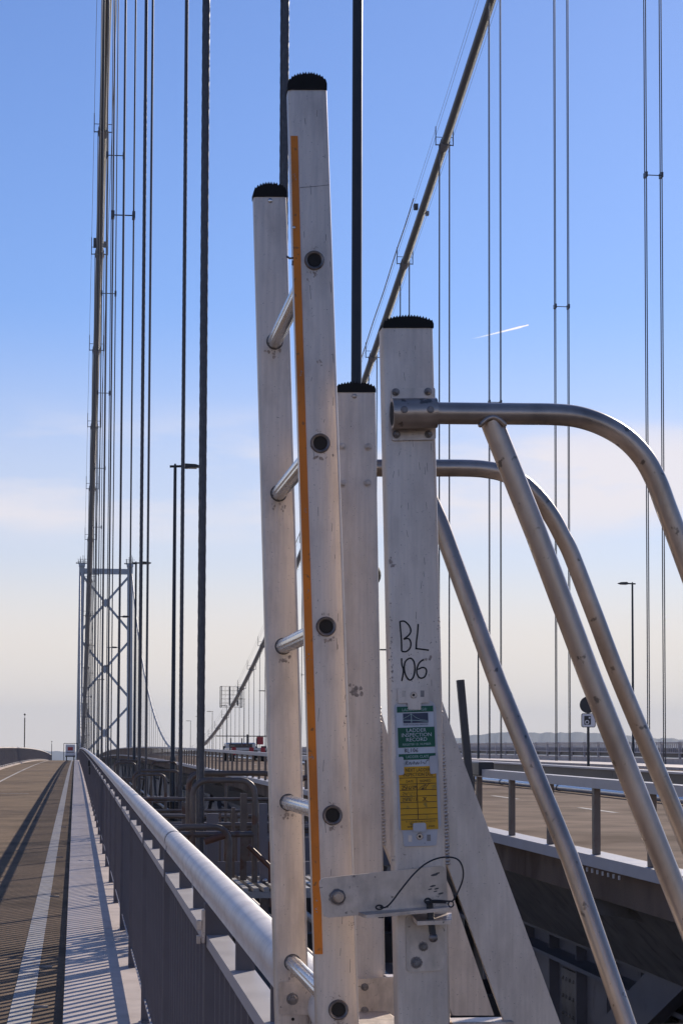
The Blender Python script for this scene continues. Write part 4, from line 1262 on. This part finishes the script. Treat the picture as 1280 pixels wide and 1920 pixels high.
# ---- inspection tag
LT = 0.0045
holder = poly_plate('tag_holder', px_round([(739, 1324), (747, 1316), (762, 1312), (803, 1312), (812, 1317), (817, 1324), (826.5, 1548), (820, 1556), (818, 1586), (757, 1588), (755, 1560), (747.5, 1556)], 4), lambda p: Yb(p)-0.0035, 0.0035, WHITEPL, None, 0.0006, 'white plastic holder with the inspection card')
tp_ = poly_plate('tag_bracket', px_round([(745, 1290), (803, 1288), (805, 1318), (789, 1318), (789, 1331), (765, 1331), (764, 1318), (746, 1319)], 2), lambda p: Yb(p)-0.0062, 0.0022, ALU, holder, 0.0004)
def fp_(name, x0, y0, x1, y1, m_, lift, sh=0.043):
    """a printed rectangle on the tag; sh follows the tag's slight lean"""
    f = lambda x, y: (x+(y-1440)*sh*0.9, y-(x-781)*0.035)
    return flat(name, [f(x0, y0), f(x1, y0), f(x1, y1), f(x0, y1)], m_, holder, lift)
fp_('card', 746, 1324, 816, 1556, PAPERW, 0.0040)
fp_('green_panel', 748, 1324.5, 816, 1335.5, GREEN, LT)
fp_('green_panel', 748, 1364, 817, 1401.5, GREEN, LT)
fp_('green_panel', 748, 1413.5, 817, 1424.5, GREEN, LT)
fp_('yellow_panel', 747, 1437.5, 817, 1556, YELLOW, LT)
fp_('picture_panel', 759, 1337.5, 806, 1356, NAVY, LT)
mb = MB()
f_ = lambda x, y: (x+(y-1440)*0.0387, y-(x-781)*0.035)
for st, w_ in (([(774.5, 1338), (774.5, 1355.5)], 1.2), ([(759.5, 1350), (782, 1351), (805, 1354)], 0.9), ([(759.5, 1347), (768, 1343), (774.5, 1338.5), (782, 1345), (792, 1350), (804, 1352)], 0.6)):
    stroke(mb, [f_(*q_) for q_ in st], w_, LT+0.0004)
obj('picture_lines', mb, PALEP, holder)
def text(s_, x, y, wpx, hpx, m_, lift=LT+0.0004, font_sh=0.0):
    """lettering centred on a tag position, stretched to wpx by hpx pixels"""
    cu = bpy.data.curves.new('lettering', 'FONT'); cu.body = s_; cu.size = 1.0; cu.resolution_u = 2
    ob = bpy.data.objects.new('lettering', cu); COL.objects.link(ob)
    dg = bpy.context.evaluated_depsgraph_get(); me = bpy.data.meshes.new_from_object(ob.evaluated_get(dg))
    bpy.data.objects.remove(ob); bpy.data.curves.remove(cu)
    xs = [v.co.x for v in me.vertices]; ys2 = [v.co.y for v in me.vertices]
    x0, x1, y0, y1 = min(xs), max(xs), min(ys2), max(ys2)
    mb = MB(); vs = []
    for v in me.vertices:
        u = x+((v.co.x-x0)/(x1-x0)-0.5)*wpx; q_ = y-((v.co.y-y0)/(y1-y0)-0.5)*hpx
        u += font_sh*(y-q_)
        a, b = f_(u, q_); vs.append(at(a, b, Yb(b)-lift))
    mb.add(vs, [tuple(p.vertices) for p in me.polygons]); bpy.data.meshes.remove(me)
    return obj('lettering', mb, m_, holder)
text('LADDERTAG\u00ae', 781, 1330.5, 46, 5.4, PALEP)
text('FORTH ROAD BRIDGE', 782.5, 1359, 46, 3.0, NAVY)
text('LADDER', 783, 1369.5, 37, 6.8, PAPERW)
text('INSPECTION', 783, 1378.2, 56, 6.8, PAPERW)
text('RECORD', 783, 1386.8, 39, 6.8, PAPERW)
text('REGISTER I.D. NUMBER', 783, 1395.8, 53, 4.0, PALEP)
text('LADDER CLASS', 783, 1419, 42, 5.0, PALEP)
text('NEXT LADDER', 783, 1444, 46, 6.4, INK)
text('INSPECTION DUE', 783, 1452.6, 55, 6.4, INK)
text('DATE', 767, 1465, 13.5, 4.4, INK)
text('SIGNED', 796, 1465, 21, 4.4, INK)
text('\u00a9 LadderTag Ltd 2010', 784, 1541, 56, 3.4, INK)
text('TEL', 767, 1545.5, 8, 3.2, INK); text('www', 766, 1550.5, 14, 3.2, INK); text('.com', 804, 1550.5, 12, 3.2, INK)
mb = MB()
for q_ in (1458.5, 1470, 1481.5, 1493, 1504.5, 1516, 1527.5, 1537): stroke(mb, [f_(748, q_), f_(816.5, q_)], 1.0, LT+0.0004)
stroke(mb, [f_(780, 1458.5), f_(780, 1537)], 1.1, LT+0.0004)
obj('table_lines', mb, INK, holder)
mb = MB()
def hand(seq, ox, oy, k, w_=0.9):
    for st in seq: stroke(mb, [f_(ox+a*k, oy+b*k) for a, b in cr(st)], w_, LT+0.0005)
DIG = {'2': [[(0, 2), (2, 0), (4, 2), (0, 8), (5, 8)]], '5': [[(5, 0), (1, 0), (0.5, 3.5), (4, 4), (4, 7), (0, 8)]], '/': [[(3, -1), (0, 9)]],
       '6': [[(4, 0), (0, 5), (2, 8), (4, 6), (1, 5)]], '1': [[(2, 0), (1.6, 8)]], '0': [[(2, 0), (0, 4), (2, 8), (4, 4), (2, 0)]], '7': [[(0, 0), (4, 0), (1.5, 8)]],
       '9': [[(4, 2), (1, 1), (0.5, 4), (4, 3), (3.5, 8)]], '8': [[(2, 0), (0, 2), (4, 6), (2, 8), (0, 6), (4, 2), (2, 0)]], '4': [[(3, 0), (0, 5), (5, 5)], [(3.5, 3), (3.2, 8)]], '3': [[(0, 0), (4, 1), (1.5, 4), (4, 6), (0, 8)]],
       'J': [[(1, 0), (5, 0), (4, 7), (0, 7)]], 'X': [[(0, 0), (4, 8)], [(5, 0), (0, 8)]], 'K': [[(0, 0), (0, 8)], [(4, 0), (0, 4), (5, 9)]],
       'B': [[(0, 0), (0, 8)], [(0, 0), (4, 2), (0.5, 4), (4, 6), (0, 8)]], 'L': [[(0.6, 0), (0, 8), (4, 8)]]}
def hw(s_, x, y, k, step=4.2, w_=0.9):
    for i, ch in enumerate(s_):
        if ch in DIG: hand(DIG[ch], x+i*step, y, k, w_)
hw('25/6/09', 752, 1473, 0.85, 4.0); hw('24/1/11', 753, 1485, 0.7, 3.9, 0.55); hw('25/8/13', 752, 1496, 0.72, 4.0, 0.7); hw('JK', 789, 1496, 0.8, 5.0)
hw('BL106', 760, 1403.5, 0.85, 5.2)
hand([[(0, 8), (6, 3), (14, 0), (4, 9), (12, 6)], [(12, 9), (16, 2), (22, -3)], [(5, 9), (9, 7), (8, 10)]], 784, 1472, 0.95, 0.9)
hand([[(0, 9), (2, 1), (5, 2), (2, 5), (5, 9)], [(7, 8), (9, 3), (11, 8), (13, 4)], [(15, 8), (17, 2), (18, 8)], [(20, 4), (21, 8), (24, 3), (25, 8), (28, 4)], [(30, 8), (32, 1)], [(33, 6), (36, 4), (37, 8)], [(39, 8), (42, 2), (47, 0)]], 760, 1426, 0.95, 0.8)
obj('handwriting', mb, INK, holder)
for pts in ([(741, 1421), (756, 1419), (757.5, 1453), (743, 1454.5)], [(804.5, 1418.5), (819, 1416.5), (821, 1450), (806.5, 1452)], [(774, 1544), (798, 1543), (799, 1560), (774.5, 1560)]):
    poly_plate('clip', px_round(pts, 4), lambda p: Yb(p)-0.0068, 0.0022, WHITEPL, holder, 0.0004)
for (bx, by) in ((775, 1303.5), (786.5, 1569)):
    mb = MB(); disc(mb, bx, by, 6.4, Yb(by)-(0.0062 if by < 1400 else 0.0036), 0.0016, 16); s1 = obj('screw', mb, ALU2, holder)
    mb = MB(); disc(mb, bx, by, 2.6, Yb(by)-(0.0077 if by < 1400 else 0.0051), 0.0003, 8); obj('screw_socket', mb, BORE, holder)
for (bx, by, lf) in ((757, 1301, 0.0064), (791.5, 1301, 0.0064), (768.5, 1573, 0.0038), (803.5, 1571.5, 0.0038)):
    flat('slot', [(bx-3.5, by-6), (bx+3.5, by-6), (bx+3.5, by+6), (bx-3.5, by+6)], BOLT if bx > 790 else ALU3, holder, lf)
# ---- smears and scratches on the metal
def smear(px, py, rx, ry, Y, par, seed, n=9):
    rnd = random.Random(seed); mb = MB()
    for i in range(n):
        a, b = px+rnd.gauss(0, rx*0.5), py+rnd.gauss(0, ry*0.5); q = rnd.uniform(0.12, 0.42)*min(rx, ry)
        mb.add([at(a+q*rnd.uniform(0.6, 1.3)*math.cos(R(45*k)), b+q*1.3*rnd.uniform(0.5, 1.3)*math.sin(R(45*k)), Y(b)-0.0003) for k in range(8)], [tuple(range(8))])
    return obj('smear', mb, SMEARM, par)
smear(733, 1054, 7, 9, Yb, s_num, 1); smear(742, 1062, 8, 3, Yb, s_num, 2, 4); smear(663, 1294, 12, 12, Yc, s_back, 3, 14)
smear(645, 1352, 4, 12, Yn, s_near, 4, 7); smear(733, 1180, 3, 40, Yb, s_num, 5, 16); smear(734, 1260, 4, 40, Yb, s_num, 6, 20)
smear(821, 1170, 3, 40, Yb, s_num, 7, 14); smear(822, 1255, 3, 36, Yb, s_num, 8, 12); smear(800, 1235, 12, 8, Yb, s_num, 9, 6); smear(777, 1228, 14, 4, Yb, s_num, 10, 5)
smear(738, 1612, 4, 8, Yb, s_num, 11, 6); smear(600, 678, 6, 8, Yn, s_near, 12, 6); smear(660, 1735, 4, 7, Yn, s_near, 13, 7); smear(756, 1602, 6, 3, Yb, s_num, 14, 4)
smear(790, 1628, 30, 3, Yb, s_num, 15, 9)
strip = bpy.data.objects['orange_strip']
for k_, (gx, gy, a, b_) in enumerate(((579, 1229, 5, 9), (553, 330, 3, 6), (571, 960, 3, 12), (585, 1420, 4, 8), (594, 1700, 4, 14), (565, 700, 3, 7), (577, 1110, 3, 6))):
    smear(gx, gy, a, b_, lambda p: Yn(p)-0.0022, strip, 40+k_, 7)
for k_, (hx, hy) in enumerate(holes):            # dirt gathered round the rung ends
    smear(hx+3, hy+26, 16, 7, Yn, s_near, 60+k_, 12); smear(hx-2, hy-24, 12, 4, Yn, s_near, 70+k_, 6)
for k_, (hx, hy) in enumerate(fars):
    smear(hx, hy+24, 14, 8, Yfar, s_far, 80+k_, 9)
rnd = random.Random(5); mb = MB()
for i in range(34):
    py = rnd.uniform(200, 1800); t = (py-166)/1684; px_ = rnd.uniform(lerp(558, 612, t), lerp(610, 666, t)); ln = rnd.uniform(6, 26); dx = rnd.uniform(-2, 2)
    stroke(mb, [(px_, py), (px_+dx, py+ln)], 0.7, 0.0003, Yn)
stroke(mb, [(562, 351), (590, 349), (617, 346)], 0.9, 0.0003, Yn)
obj('scratch_marks', mb, GRIME, s_near, kind='stuff')
mb = MB()
for i in range(26):
    py = rnd.uniform(640, 1290); px_ = rnd.uniform(736, 812); ln = rnd.uniform(5, 18); dx = rnd.uniform(-3, 3)
    stroke(mb, [(px_, py), (px_+dx, py+ln)], 0.6, 0.0003, Yb)
obj('scratch_marks', mb, GRIME, s_num, kind='stuff')
